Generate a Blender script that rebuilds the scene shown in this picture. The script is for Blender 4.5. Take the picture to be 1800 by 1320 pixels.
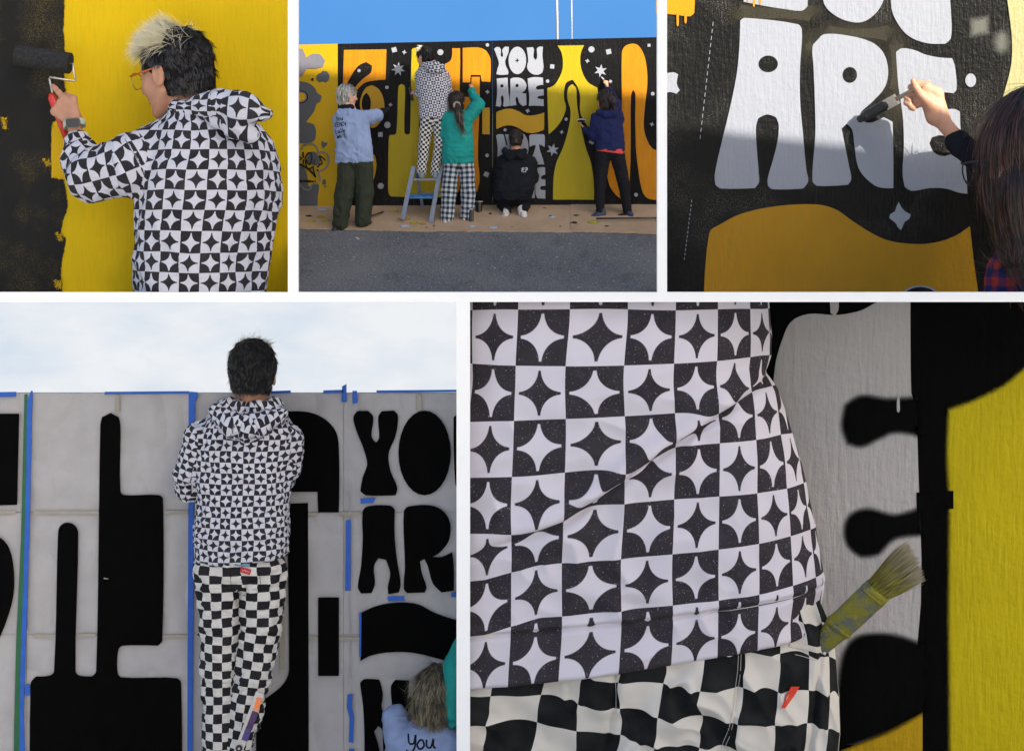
import bpy, math, random
import numpy as np
from mathutils import Vector, geometry
from mathutils.bvhtree import BVHTree
rad = math.radians
random.seed(7); RNG = np.random.default_rng(11)
for _o in list(bpy.data.objects): bpy.data.objects.remove(_o)
SC = bpy.context.scene
COL = SC.collection

# ------------------------------------------------------------ camera
D = 22.0                 # camera to the front of the dividing wall, metres
F = 3190.0               # focal length in photograph pixels (1800 wide)
PX, PY = 900.0, 350.0    # where the level line of sight meets the picture
CAMZ = (1480 - PY) * D / F
cam_d = bpy.data.cameras.new('camera'); cam = bpy.data.objects.new('camera', cam_d); COL.objects.link(cam)
cam.location = (0, -D, CAMZ); cam.rotation_euler = (rad(90), 0, 0)
cam_d.sensor_fit = 'HORIZONTAL'; cam_d.sensor_width = 36
cam_d.lens = 36 * F / 1800; cam_d.shift_y = -(660 - PY) / 1800
cam_d.clip_end = 2000
SC.camera = cam

# ------------------------------------------------------------ sky, sun, exposure
AZ, EL = rad(42), rad(26)            # the sun stands to the right behind the camera
world = bpy.data.worlds.new('World'); SC.world = world; world.use_nodes = True
_nt = world.node_tree; _bg = _nt.nodes['Background']
_sky = _nt.nodes.new('ShaderNodeTexSky'); _sky.sky_type = 'NISHITA'; _sky.sun_disc = False
_sky.sun_elevation = EL; _sky.sun_rotation = rad(180) - AZ
_sky.air_density = 1.0; _sky.dust_density = 3.0; _sky.ozone_density = 1.0
_nt.links.new(_sky.outputs[0], _bg.inputs[0]); _bg.inputs[1].default_value = 0.12
sun_d = bpy.data.lights.new('sun', 'SUN'); sun = bpy.data.objects.new('sun', sun_d); COL.objects.link(sun)
sun_d.energy = 5.0; sun_d.angle = rad(0.3); sun_d.color = (1.0, 0.91, 0.76)
SUNV = Vector((math.sin(AZ) * math.cos(EL), -math.cos(AZ) * math.cos(EL), math.sin(EL)))
sun.rotation_euler = SUNV.to_track_quat('Z', 'Y').to_euler(); sun.location = (20, -25, 30)
vs = SC.view_settings
vs.view_transform = 'Standard'; vs.look = 'None'; vs.gamma = 1; vs.exposure = 1.25
vs.use_curve_mapping = False
SC.cycles.use_denoising = True
SC.cycles.max_bounces = 6

# ------------------------------------------------------------ mapping from the photograph's measurements to metres
class Bay:
    """A set at depth d0 behind the dividing wall; design units are photograph pixels (x right, y down, d away)."""
    def __init__(s, d0, off=0.0): s.d0 = d0; s.k = (D + d0) / F; s.off = off
    def at(s, dref): return Bay(s.d0 + s.k*dref, -dref)      # same design units, measured at depth dref
    def q(s, q):                      # design frame (x, d, -y) -> world
        q = np.asarray(q, float)
        return np.stack([s.k * (q[..., 0] - PX), s.d0 + s.k * (q[..., 1] + s.off), CAMZ + s.k * (PY + q[..., 2])], -1)
    def p(s, x, y, d=0.0): return s.q(np.array([x, d, -y], float))
def V(x, y, d=0.0): return np.array([x, d, -y], float)

# ------------------------------------------------------------ objects
def thing(name, label, cat, loc=(0, 0, 0), group=None):
    o = bpy.data.objects.new(name, None); COL.objects.link(o)
    o.location = loc; o.empty_display_size = 0.2
    o['label'] = label; o['category'] = cat
    if group: o['group'] = group
    return o
def tag(o, label, cat, group=None):
    o['label'] = label; o['category'] = cat
    if group: o['group'] = group
    return o
def mesh(name, verts, faces, mat, parent=None, smooth=False, uv=None, col=None, loc=None):
    verts = np.asarray(verts, float)
    me = bpy.data.meshes.new(name)
    org = np.zeros(3)
    if parent is not None:
        p = parent
        while p is not None: org = org + np.array(p.location); p = p.parent
    elif loc is not None: org = np.asarray(loc, float)
    me.from_pydata((verts - org).tolist(), [], faces if isinstance(faces, list) else faces.tolist())
    if uv is not None:
        l = me.uv_layers.new(name='UVMap'); l.data.foreach_set('uv', np.asarray(uv, np.float32).ravel())
    if col is not None:
        a = me.attributes.new('mix', 'FLOAT', 'POINT'); a.data.foreach_set('value', np.asarray(col, np.float32))
    if smooth: me.polygons.foreach_set('use_smooth', [True] * len(me.polygons))
    me.materials.append(mat); me.update()
    o = bpy.data.objects.new(name, me); COL.objects.link(o)
    if parent is not None: o.parent = parent
    elif loc is not None: o.location = loc
    return o
def boxv(lo, hi):
    x0, y0, z0 = lo; x1, y1, z1 = hi
    v = [(x0,y0,z0),(x1,y0,z0),(x1,y1,z0),(x0,y1,z0),(x0,y0,z1),(x1,y0,z1),(x1,y1,z1),(x0,y1,z1)]
    f = [(0,3,2,1),(4,5,6,7),(0,1,5,4),(1,2,6,5),(2,3,7,6),(3,0,4,7)]
    return v, f
def join(*parts):
    V_, F_ = [], []
    for v, f in parts:
        b = len(V_); V_ += [tuple(p) for p in v]; F_ += [tuple(i + b for i in q) for q in f]
    return V_, F_

# ------------------------------------------------------------ materials
class NT:
    def __init__(s, name):
        s.m = bpy.data.materials.new(name); s.m.use_nodes = True; s.t = s.m.node_tree
        s.b = s.t.nodes['Principled BSDF']; s.out = s.t.nodes['Material Output']
    def n(s, typ, **kw):
        nd = s.t.nodes.new(typ)
        for a, v in kw.items(): setattr(nd, a, v)
        return nd
    def lk(s, a, b): s.t.links.new(a, b)
    def val(s, sock, v):
        if hasattr(v, 'is_output') or isinstance(v, bpy.types.NodeSocket): s.lk(v, sock)
        else: sock.default_value = v
    def math(s, op, a, b=None, clamp=False):
        nd = s.n('ShaderNodeMath', operation=op); nd.use_clamp = clamp
        s.val(nd.inputs[0], a)
        if b is not None: s.val(nd.inputs[1], b)
        return nd.outputs[0]
    def mix(s, fac, a, b):
        nd = s.n('ShaderNodeMix', data_type='RGBA'); s.val(nd.inputs[0], fac)
        for sock, v in ((nd.inputs[6], a), (nd.inputs[7], b)):
            if isinstance(v, tuple): sock.default_value = (*v[:3], 1)
            else: s.lk(v, sock)
        return nd.outputs[2]
    def noise(s, scale, detail=4, rough=.55, stretch=None, coord='Object', w=None):
        tc = s.n('ShaderNodeTexCoord'); mp = s.n('ShaderNodeMapping')
        mp.inputs['Scale'].default_value = stretch or (1, 1, 1)
        if w: mp.inputs['Location'].default_value = (w, w * .7, w * 1.3)
        s.lk(tc.outputs[coord], mp.inputs[0])
        nz = s.n('ShaderNodeTexNoise'); nz.inputs['Scale'].default_value = scale
        nz.inputs['Detail'].default_value = detail; nz.inputs['Roughness'].default_value = rough
        s.lk(mp.outputs[0], nz.inputs['Vector']); return nz.outputs[0]
    def ramp(s, v, p0, p1, c0=0.0, c1=1.0):
        nd = s.n('ShaderNodeMapRange'); nd.clamp = True; s.val(nd.inputs[0], v)
        for i, x in enumerate((p0, p1, c0, c1)): nd.inputs[i + 1].default_value = x
        return nd.outputs[0]
    def bump(s, h, strength=.3, dist=.01, prev=None):
        nd = s.n('ShaderNodeBump'); nd.inputs['Strength'].default_value = strength
        nd.inputs['Distance'].default_value = dist; s.lk(h, nd.inputs['Height'])
        if prev is not None: s.lk(prev, nd.inputs['Normal'])
        return nd.outputs[0]
    def base(s, v):
        if isinstance(v, tuple): s.b.inputs['Base Color'].default_value = (*v[:3], 1)
        else: s.lk(v, s.b.inputs['Base Color'])
def simple(name, c, rough=.6, var=.12, scale=6.0, metal=0.0, bump=0.0, bscale=60.0, spec=.5):
    t = NT(name); t.b.inputs['Roughness'].default_value = rough; t.b.inputs['Metallic'].default_value = metal
    t.b.inputs['Specular IOR Level'].default_value = spec
    nz = t.noise(scale)
    t.base(t.mix(t.ramp(nz, .3, .7), tuple(x * (1 - var) for x in c), tuple(min(1, x * (1 + var)) for x in c)))
    if bump: t.lk(t.bump(t.noise(bscale, 3), bump, .01), t.b.inputs['Normal'])
    return t.m
def paint(name, c, rough=.45, var=.06, feather=False, wash=None, streak=60.0, bump=.28, speck=None, grain=180.0, gamp=1.1, edge=(.30, .62), spec=.15, bd=.012):
    """wall paint over vertical roller marks; feather = sprayed edge that thins out into the wall below"""
    t = NT(name); t.b.inputs['Roughness'].default_value = rough; t.b.inputs['Specular IOR Level'].default_value = spec
    n1 = t.noise(1.3, 5); n2 = t.noise(9, 3, stretch=(3, 3, .35))
    col = t.mix(t.ramp(n1, .3, .7), tuple(x * (1 - var) for x in c), tuple(min(1, x * (1 + var)) for x in c))
    if wash: col = t.mix(t.ramp(n2, .45, .75, 0, wash[1]), col, wash[0])
    if speck:                         # (colour, amount, size) fine flecks in patches, for sprayed paint and for painted sun glints
        fl = t.noise(speck[2], 2, .6); patch = t.noise(speck[3] if len(speck) > 3 else .9, 4, w=3.1)
        a = t.math('MULTIPLY', t.ramp(fl, .56, .64), t.ramp(patch, .5, .72)); a = t.math('MULTIPLY', a, speck[1])
        col = t.mix(a, col, speck[0])
    t.base(col)
    h1 = t.noise(streak, 4, .6, stretch=(1, 1, .14)); h2 = t.noise(streak * .55, 3)
    hh = t.math('ADD', t.math('MULTIPLY', h1, .7), t.math('MULTIPLY', h2, .6))
    t.lk(t.bump(hh, bump, bd), t.b.inputs['Normal'])
    if feather:
        at = t.n('ShaderNodeAttribute', attribute_name='mix'); gr = t.noise(grain, 3, .7)
        a = t.ramp(t.math('ADD', at.outputs['Fac'], t.math('MULTIPLY', t.math('SUBTRACT', gr, .5), gamp)), *edge)
        tr = t.n('ShaderNodeBsdfTransparent'); mx = t.n('ShaderNodeMixShader')
        t.lk(a, mx.inputs[0]); t.lk(tr.outputs[0], mx.inputs[1]); t.lk(t.b.outputs[0], mx.inputs[2]); t.lk(mx.outputs[0], t.out.inputs[0])
    return t.m
def fabric(name, kind, ca, cb, rough=.9, cell=1.0, weave=400.0, lint=0.0):
    """printed cloth on its own UV chart (1 unit = one square)"""
    t = NT(name); t.b.inputs['Roughness'].default_value = rough; t.b.inputs['Specular IOR Level'].default_value = .15
    uv = t.n('ShaderNodeUVMap'); sp = t.n('ShaderNodeSeparateXYZ'); t.lk(uv.outputs[0], sp.inputs[0])
    u, v = sp.outputs[0], sp.outputs[1]
    fu, fv = t.math('FLOOR', u), t.math('FLOOR', v)
    chk = t.math('FLOORED_MODULO', t.math('ADD', fu, fv), 2.0)
    if kind == 'star':
        x = t.math('ABSOLUTE', t.math('SUBTRACT', t.math('SUBTRACT', u, fu), .5))
        y = t.math('ABSOLUTE', t.math('SUBTRACT', t.math('SUBTRACT', v, fv), .5))
        dx, dy = t.math('SUBTRACT', .5, x), t.math('SUBTRACT', .5, y)
        r = t.math('POWER', t.math('ADD', t.math('POWER', dx, 2.3), t.math('POWER', dy, 2.3)), 1/2.3)
        star = t.math('MULTIPLY', t.ramp(r, .472, .486), t.math('MULTIPLY', t.ramp(x, .41, .43, 1, 0), t.ramp(y, .41, .43, 1, 0)))
        f = t.math('ABSOLUTE', t.math('SUBTRACT', chk, star))
    elif kind == 'check': f = chk
    elif kind == 'plaid':
        a = t.ramp(t.math('ABSOLUTE', t.math('SUBTRACT', t.math('SUBTRACT', u, fu), .5)), .18, .3)
        b = t.ramp(t.math('ABSOLUTE', t.math('SUBTRACT', t.math('SUBTRACT', v, fv), .5)), .18, .3)
        f = t.math('MULTIPLY', t.math('ADD', a, b), .5)
        f = t.math('POWER', f, 1.6)
    nz = t.noise(3.0, 4)
    col = t.mix(f, ca, cb)
    col = t.mix(t.ramp(nz, .35, .75, 0, .06), col, (.22, .22, .23) if kind != 'plaid' else (.05, .05, .06))
    if lint: col = t.mix(t.ramp(t.noise(lint, 1, .5, w=2), .70, .74, 0, .7), col, (.5, .48, .5))
    t.base(col)
    t.lk(t.bump(t.noise(weave, 2), .25, .004), t.b.inputs['Normal'])
    return t.m

# ------------------------------------------------------------ flat painted shapes with a real thickness
def smooth_loop(pts, n=6, corner=48):
    P = [np.array(p, float) for p in pts]; N = len(P); out = []
    sharp = []
    for i in range(N):
        a, b = P[i] - P[i-1], P[(i+1) % N] - P[i]
        c = np.dot(a, b) / (np.linalg.norm(a) * np.linalg.norm(b) + 1e-9)
        sharp.append(math.degrees(math.acos(max(-1, min(1, c)))) > corner)
    for i in range(N):
        p0, p1, p2, p3 = P[i-1], P[i], P[(i+1) % N], P[(i+2) % N]
        L = np.linalg.norm(p2 - p1)
        m1 = np.zeros(2) if sharp[i] else (p2 - p0) / (np.linalg.norm(p2 - p0) + 1e-9) * L
        m2 = np.zeros(2) if sharp[(i+1) % N] else (p3 - p1) / (np.linalg.norm(p3 - p1) + 1e-9) * L
        for j in range(n):
            t = j / n
            out.append((2*t**3 - 3*t**2 + 1)*p1 + (t**3 - 2*t**2 + t)*m1 + (-2*t**3 + 3*t**2)*p2 + (t**3 - t**2)*m2)
    return np.array(out)
def ell(cx, cy, rx, ry, n=28, rot=0):
    a = np.linspace(0, 2*np.pi, n, endpoint=False); c, s = math.cos(rad(rot)), math.sin(rad(rot))
    x, y = rx*np.cos(a), ry*np.sin(a)
    return np.stack([cx + x*c - y*s, cy + x*s + y*c], -1)
def starp(cx, cy, r, n=4, inner=.42, rot=0, sy=1.0):
    out = []
    for i in range(2*n):
        a = rad(rot) + math.pi * i / n - math.pi/2
        q = r if i % 2 == 0 else r*inner
        out.append((cx + q*math.cos(a), cy + q*math.sin(a)*sy))
    return np.array(out)
def zc(pts, ox, oy, f): return [(ox + x/f, oy + y/f) for x, y in pts]
def shape(name, bay, pts, mat, parent, layer=1, feather=0.0, smooth=True, n=5, jag=0.0, d=0.0, corner=48):
    L = smooth_loop(pts, n, corner) if smooth else np.array(pts, float)
    if jag:
        L = L + RNG.normal(0, jag, L.shape)
    A = 0.5*np.sum(L[:,0]*np.roll(L[:,1], -1) - np.roll(L[:,0], -1)*L[:,1])
    if A < 0: L = L[::-1]
    tan = np.roll(L, -1, 0) - np.roll(L, 1, 0); tan /= (np.linalg.norm(tan, axis=1, keepdims=True) + 1e-9)
    nor = np.stack([tan[:,1], -tan[:,0]], -1)
    w = max(feather, .25)
    inn = L - nor*(feather*.5); outr = L + nor*(w*.5 if feather else w)
    m = len(L); h = layer*.004/bay.k; top = d - h - .9
    q0 = np.stack([inn[:,0], np.full(m, top), -inn[:,1]], -1)
    q1 = np.stack([outr[:,0], np.full(m, d - h + (.3 if not feather else -.55)), -outr[:,1]], -1)
    tri = geometry.tessellate_polygon([[Vector((p[0], p[1], 0)) for p in inn]])
    faces = []
    for a, b, c in tri:
        pa, pb, pc = inn[a], inn[b], inn[c]
        s = (pb[0]-pa[0])*(pc[1]-pa[1]) - (pb[1]-pa[1])*(pc[0]-pa[0])
        faces.append((a, b, c) if s < 0 else (a, c, b))
    faces = [tuple(reversed(f)) for f in faces]
    for i in range(m):
        j = (i+1) % m; faces.append((i, m+i, m+j, j))
    o = mesh(name, bay.q(np.concatenate([q0, q1])), faces, mat, parent, col=np.concatenate([np.ones(m), np.zeros(m)]))
    return o
def ribbon(pts, w, n=4, closed=False, taper=False):
    P = np.array(pts, float)
    out = []
    for i in range(len(P)-1):
        p0 = P[max(i-1, 0)]; p1 = P[i]; p2 = P[i+1]; p3 = P[min(i+2, len(P)-1)]
        for j in range(n):
            t = j/n
            out.append(.5*((2*p1) + (-p0+p2)*t + (2*p0-5*p1+4*p2-p3)*t*t + (-p0+3*p1-3*p2+p3)*t**3))
    out.append(P[-1]); C = np.array(out)
    T = np.gradient(C, axis=0); T /= (np.linalg.norm(T, axis=1, keepdims=True)+1e-9)
    N = np.stack([T[:,1], -T[:,0]], -1)*w/2
    return C+N, C-N
def stroke(name, bay, pts, w, mat, parent, layer=2, d=0.0, n=4):
    a, b = ribbon(pts, w, n)
    return shape(name, bay, np.concatenate([a, b[::-1]]), mat, parent, layer, smooth=False, d=d)
def tube(pts, r, seg=8, cap=True):
    """tube along 3-D points; r is a number or one per point"""
    P = np.array(pts, float); n = len(P); r = np.full(n, r, float) if np.isscalar(r) else np.array(r, float)
    T = np.gradient(P, axis=0); T /= (np.linalg.norm(T, axis=1, keepdims=True)+1e-9)
    ref = np.array([0, 0, 1.0]) if abs(T[0][2]) < .9 else np.array([1.0, 0, 0])
    vs, fs = [], []
    for i in range(n):
        u = np.cross(T[i], ref); u /= np.linalg.norm(u)+1e-9; v = np.cross(T[i], u); ref = -np.cross(T[i], u) if False else ref
        for j in range(seg):
            a = 2*np.pi*j/seg; vs.append(P[i] + r[i]*(u*math.cos(a) + v*math.sin(a)))
    for i in range(n-1):
        for j in range(seg):
            k = (j+1) % seg; fs.append((i*seg+j, (i+1)*seg+j, (i+1)*seg+k, i*seg+k))
    if cap: fs.append(tuple(range(seg))); fs.append(tuple((n-1)*seg+j for j in reversed(range(seg))))
    return vs, fs
# ============================================================ the setting
M_white = simple('white_painted_board', (.93, .93, .93), .7, .01)
M_out = simple('pale_concrete', (.55, .54, .52), .9, .1, .5)
g = mesh('ground', *boxv((-300, -300, -1.2), (300, 300, -1.0)), M_out); g['kind'] = 'structure'

def px_box(bay, x0, x1, y0, y1, t, d=0.0):
    lo = bay.p(x0, y1, d); hi = bay.p(x1, y0, d)
    return boxv((lo[0], lo[1], lo[2]), (hi[0], lo[1] + t, hi[2]))
B0 = Bay(0.0)
dw = mesh('dividing_wall', *join(px_box(B0, -320, 2120, 514, 531, .12), px_box(B0, 506, 523.5, -25, 513.9, .12),
          px_box(B0, 1155.5, 1172.5, -25, 513.9, .12), px_box(B0, 802.5, 826, 531.1, 1620, .12)), M_white, loc=B0.p(900, 1620))
tag(dw, 'white dividing wall with five openings between the painting scenes', 'wall')
def shelf(name, x0, x1, depth):
    """floor of an upper bay: falls gently away from the dividing wall"""
    Bb = Bay(depth); Ba = Bay(.13)
    vv = [Ba.p(x0, 524), Ba.p(x1, 524), Ba.p(x1, 531), Ba.p(x0, 531), Bb.p(x0, 517), Bb.p(x1, 517), Bb.p(x1, 524), Bb.p(x0, 524)]
    o = mesh(name, vv, [(0,1,5,4), (3,7,6,2), (0,3,2,1), (4,5,6,7), (0,4,7,3), (1,2,6,5)], M_white); o['kind'] = 'structure'
shelf('bay_floor', -320, 514, 1.6)
shelf('bay_floor', 1164, 2120, 2.6)

Bd = Bay(2.2); Bn = Bay(.125)
vv = [Bn.p(804, 532), Bn.p(811, 532), Bn.p(811, 1620), Bn.p(804, 1620), Bd.p(804, 532), Bd.p(811, 532), Bd.p(811, 1620), Bd.p(804, 1620)]
side = mesh('side_partition', vv, [(0,3,2,1), (4,5,6,7), (0,1,5,4), (1,2,6,5), (2,3,7,6), (3,0,4,7)], M_white, dw)
# unseen building added across the street, its roofline shaped to shade each bay
def shade_roof(bay, x, y, yd=-17.0):
    """where the sun ray through mural point (x, y) crosses the plane of the opposite facade"""
    w = bay.p(x, y); t = (yd - w[1]) / SUNV.y
    return w[0] + SUNV.x*t, w[2] + SUNV.z*t
B1, B2, B3, B4, B5 = Bay(1.6), Bay(2.6), Bay(2.6), Bay(1.4), Bay(2.2)
prof = []
xa, za = shade_roof(B1, -320, -60); xb, zb = shade_roof(B1, 514, -60)
prof += [(xa - 1.0, -1.0), (xa - 1.0, za), (xb, za)]
for x, y in ((523, 122), (1162, 170)): prof.append(shade_roof(B2, x, y))
for x, y in ((1172, 222), (1860, 300), (2150, 330)): prof.append(shade_roof(B3, x, y))
prof.append((prof[-1][0], -1.0))
m = len(prof); yf, yb = -17.0, -20.0
vv = [(x, yf, z) for x, z in prof] + [(x, yb, z) for x, z in prof]
ff = [tuple(range(m)), tuple(reversed(range(m, 2*m)))] + [(i, m+i, m+(i+1) % m, (i+1) % m) for i in range(m)]
ob = mesh('shade_building', vv, [tuple(reversed(f)) for f in ff], simple('rendered_masonry', (.62, .6, .56), .9, .08, .8), loc=(prof[0][0], yf, -1))
tag(ob, 'added unseen building across the street with stepped roofline shaped to cast shade', 'building')
# ============================================================ sculpting: smooth unions of limbs on a grid, skinned with surface nets
class Sculpt:
    def __init__(s, lo, hi, cell):
        s.lo = np.array(lo, float); s.c = cell
        s.n = np.ceil((np.array(hi, float) - s.lo)/cell).astype(int) + 1
        s.D = np.full(s.n, 60.0, np.float32)
    def _grid(s, lo, hi):
        a = np.clip(np.floor((lo - s.lo)/s.c).astype(int), 0, s.n); b = np.clip(np.ceil((hi - s.lo)/s.c).astype(int)+1, 0, s.n)
        if np.any(b <= a): return None
        ax = [s.lo[i] + s.c*np.arange(a[i], b[i], dtype=np.float32) for i in range(3)]
        X, Y, Z = np.meshgrid(*ax, indexing='ij')
        return tuple(slice(a[i], b[i]) for i in range(3)), np.stack([X, Y, Z], -1)
    def _put(s, sl, d, k, op='add'):
        A = s.D[sl]
        if op == 'add':
            if k <= 0: s.D[sl] = np.minimum(A, d); return
            h = np.clip(.5 + .5*(d - A)/k, 0, 1); s.D[sl] = d + (A - d)*h - k*h*(1-h)
        else:
            k = max(k, 1e-3); h = np.clip(.5 - .5*(-d - A)/k, 0, 1); h = 1-h
            s.D[sl] = A*(1-h) + (-d)*h + k*h*(1-h)
    def cone(s, a, b, ra, rb, k=3, op='add', flat=None):
        """tapered limb a->b; flat=(axis, factor) squashes it across an axis"""
        a, b = np.asarray(a, float), np.asarray(b, float); r = max(ra, rb) + k + 3*s.c
        g = s._grid(np.minimum(a, b) - r, np.maximum(a, b) + r)
        if g is None: return
        sl, P = g; ab = b - a; L = np.dot(ab, ab) + 1e-9
        t = np.clip(((P - a) @ ab.astype(np.float32))/L, 0, 1)
        Q = P - (a + t[..., None]*ab)
        if flat is not None:
            ax = np.asarray(flat[0], float); ax = ax/np.linalg.norm(ax)
            Q = Q + (Q @ ax.astype(np.float32))[..., None]*(ax*(1/flat[1] - 1)).astype(np.float32)
        s._put(sl, (np.linalg.norm(Q, axis=-1) - (ra + (rb - ra)*t)).astype(np.float32), k, op)
    def ell(s, c, r, k=3, op='add', R=None):
        c = np.asarray(c, float); r = np.asarray(r, float); m = r.max() + k + 3*s.c
        g = s._grid(c - m, c + m)
        if g is None: return
        sl, P = g; Q = P - c
        if R is not None: Q = Q @ np.asarray(R, np.float32)      # columns of R are the ellipsoid's axes
        k0 = np.linalg.norm(Q/r, axis=-1); k1 = np.linalg.norm(Q/(r*r), axis=-1) + 1e-6
        s._put(sl, (k0*(k0 - 1)/k1).astype(np.float32), k, op)
    def loft(s, rows, k=3, op='add', yaw=0.0, power=2.0):
        """stack of oval rings; rows = (cx, cd, z, rx, rd) from bottom to top"""
        rows = np.array(sorted(rows, key=lambda r: r[2]), float); m = rows[:, 3:5].max() + k + 3*s.c
        lo = np.array([rows[:,0].min() - m, rows[:,1].min() - m, rows[0,2] - k - 3*s.c]); hi = np.array([rows[:,0].max() + m, rows[:,1].max() + m, rows[-1,2] + k + 3*s.c])
        g = s._grid(lo, hi)
        if g is None: return
        sl, P = g; z = P[..., 2]
        f = [np.interp(z, rows[:,2], rows[:,i]) for i in (0, 1, 3, 4)]
        x, y = P[...,0] - f[0], P[...,1] - f[1]; c, q = math.cos(yaw), math.sin(yaw)
        xr, yr = x*c + y*q, -x*q + y*c
        e = (np.abs(xr/f[2])**power + np.abs(yr/f[3])**power)**(1/power)
        d = (e - 1)*np.minimum(f[2], f[3])
        d = np.maximum(d, np.maximum(rows[0,2] - z, z - rows[-1,2]))
        s._put(sl, d.astype(np.float32), k, op)
    def cut(s, c, nrm, k=1):
        """remove the half space beyond plane (c, nrm)"""
        g = s._grid(s.lo, s.lo + s.c*s.n); sl, P = g
        d = -((P - np.asarray(c, float)) @ (np.asarray(nrm, float)/np.linalg.norm(nrm)).astype(np.float32))
        s._put(sl, d.astype(np.float32), k, 'sub')
    def skin(s, smooth=1):
        D = np.pad(s.D, 1, constant_values=50.0); n = np.array(D.shape); S = D < 0
        cs = [(i, j, k) for i in (0,1) for j in (0,1) for k in (0,1)]
        def sh(A, o): return A[o[0]:n[0]-1+o[0], o[1]:n[1]-1+o[1], o[2]:n[2]-1+o[2]]
        cnt = sum(sh(S, o).astype(np.int8) for o in cs); act = (cnt > 0) & (cnt < 8)
        I = np.argwhere(act); N = len(I); acc = np.zeros((N, 3)); w = np.zeros(N)
        for o in cs:
            for ax in range(3):
                if o[ax]: continue
                p = list(o); p[ax] = 1
                a = D[I[:,0]+o[0], I[:,1]+o[1], I[:,2]+o[2]]; b = D[I[:,0]+p[0], I[:,1]+p[1], I[:,2]+p[2]]
                m = (a < 0) != (b < 0); t = np.where(m, a/(np.where(m, a - b, 1)), 0)
                pt = np.tile(np.array(o, float), (N, 1)); pt[:, ax] = t
                acc += pt*m[:, None]; w += m
        Vv = s.lo + s.c*(I + acc/w[:, None] - 1)
        idx = np.full(act.shape, -1, np.int64); idx[tuple(I.T)] = np.arange(N)
        Q = []
        for ax in range(3):
            u, v = (ax+1) % 3, (ax+2) % 3
            a = S; sl0 = [slice(None)]*3; sl1 = [slice(None)]*3
            sl0[ax] = slice(0, -1); sl1[ax] = slice(1, None)
            df = a[tuple(sl0)].astype(np.int8) - a[tuple(sl1)].astype(np.int8)
            E = np.argwhere(df != 0); E = E[(E[:,u] > 0) & (E[:,v] > 0) & (E[:,u] < n[u]-1) & (E[:,v] < n[v]-1)]
            sg = df[tuple(E.T)]
            def at(du, dv):
                e = E.copy(); e[:,u] += du; e[:,v] += dv; return idx[tuple(e.T)]
            q = np.stack([at(-1,-1), at(0,-1), at(0,0), at(-1,0)], -1)
            q[sg < 0] = q[sg < 0][:, ::-1]; Q.append(q)
        Q = np.concatenate(Q)
        for _ in range(smooth):
            A = np.zeros_like(Vv); c = np.zeros(N)
            for i in range(4):
                for j in ((i+1) % 4, (i+3) % 4):
                    np.add.at(A, Q[:, i], Vv[Q[:, j]]); np.add.at(c, Q[:, i], 1)
            Vv = .5*Vv + .5*A/np.maximum(c, 1)[:, None]
        return Vv, Q
def vnormals(Vv, Q):
    fn = np.cross(Vv[Q[:,2]] - Vv[Q[:,0]], Vv[Q[:,3]] - Vv[Q[:,1]]); Nn = np.zeros_like(Vv)
    for i in range(4): np.add.at(Nn, Q[:, i], fn)
    return Nn/(np.linalg.norm(Nn, axis=1, keepdims=True) + 1e-9)
_P = np.random.default_rng(5).random(4096).astype(np.float32)
def vnoise(P):
    """smooth value noise on points, -1..1"""
    i = np.floor(P).astype(np.int64); f = P - i; f = f*f*(3 - 2*f); r = 0
    for a in (0, 1):
        for b in (0, 1):
            for c in (0, 1):
                h = _P[((i[...,0]+a)*73856093 ^ (i[...,1]+b)*19349663 ^ (i[...,2]+c)*83492791) & 4095]
                r = r + h*(f[...,0] if a else 1-f[...,0])*(f[...,1] if b else 1-f[...,1])*(f[...,2] if c else 1-f[...,2])
    return r*2 - 1
def folds(Vv, Q, amp, size, stretch=(1, 1, 2.2), ridge=True, seed=0.0, where=None):
    """push cloth in and out in soft creases"""
    Nn = vnormals(Vv, Q); st = np.array(stretch)
    warp = np.stack([vnoise(Vv/(size*1.7) + 7 + seed), vnoise(Vv/(size*1.7) + 31 + seed), vnoise(Vv/(size*1.7) + 57 + seed)], -1)
    a = vnoise(Vv*st/size + warp*.9 + seed)
    if ridge: a = (1 - np.abs(a)*1.7)
    b = vnoise(Vv*st/(size*.45) + warp*1.3 + 11 + seed)
    h = a*.75 + b*.3
    if where is not None: h = h*where
    return Vv + Nn*(amp*h)[:, None]

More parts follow.
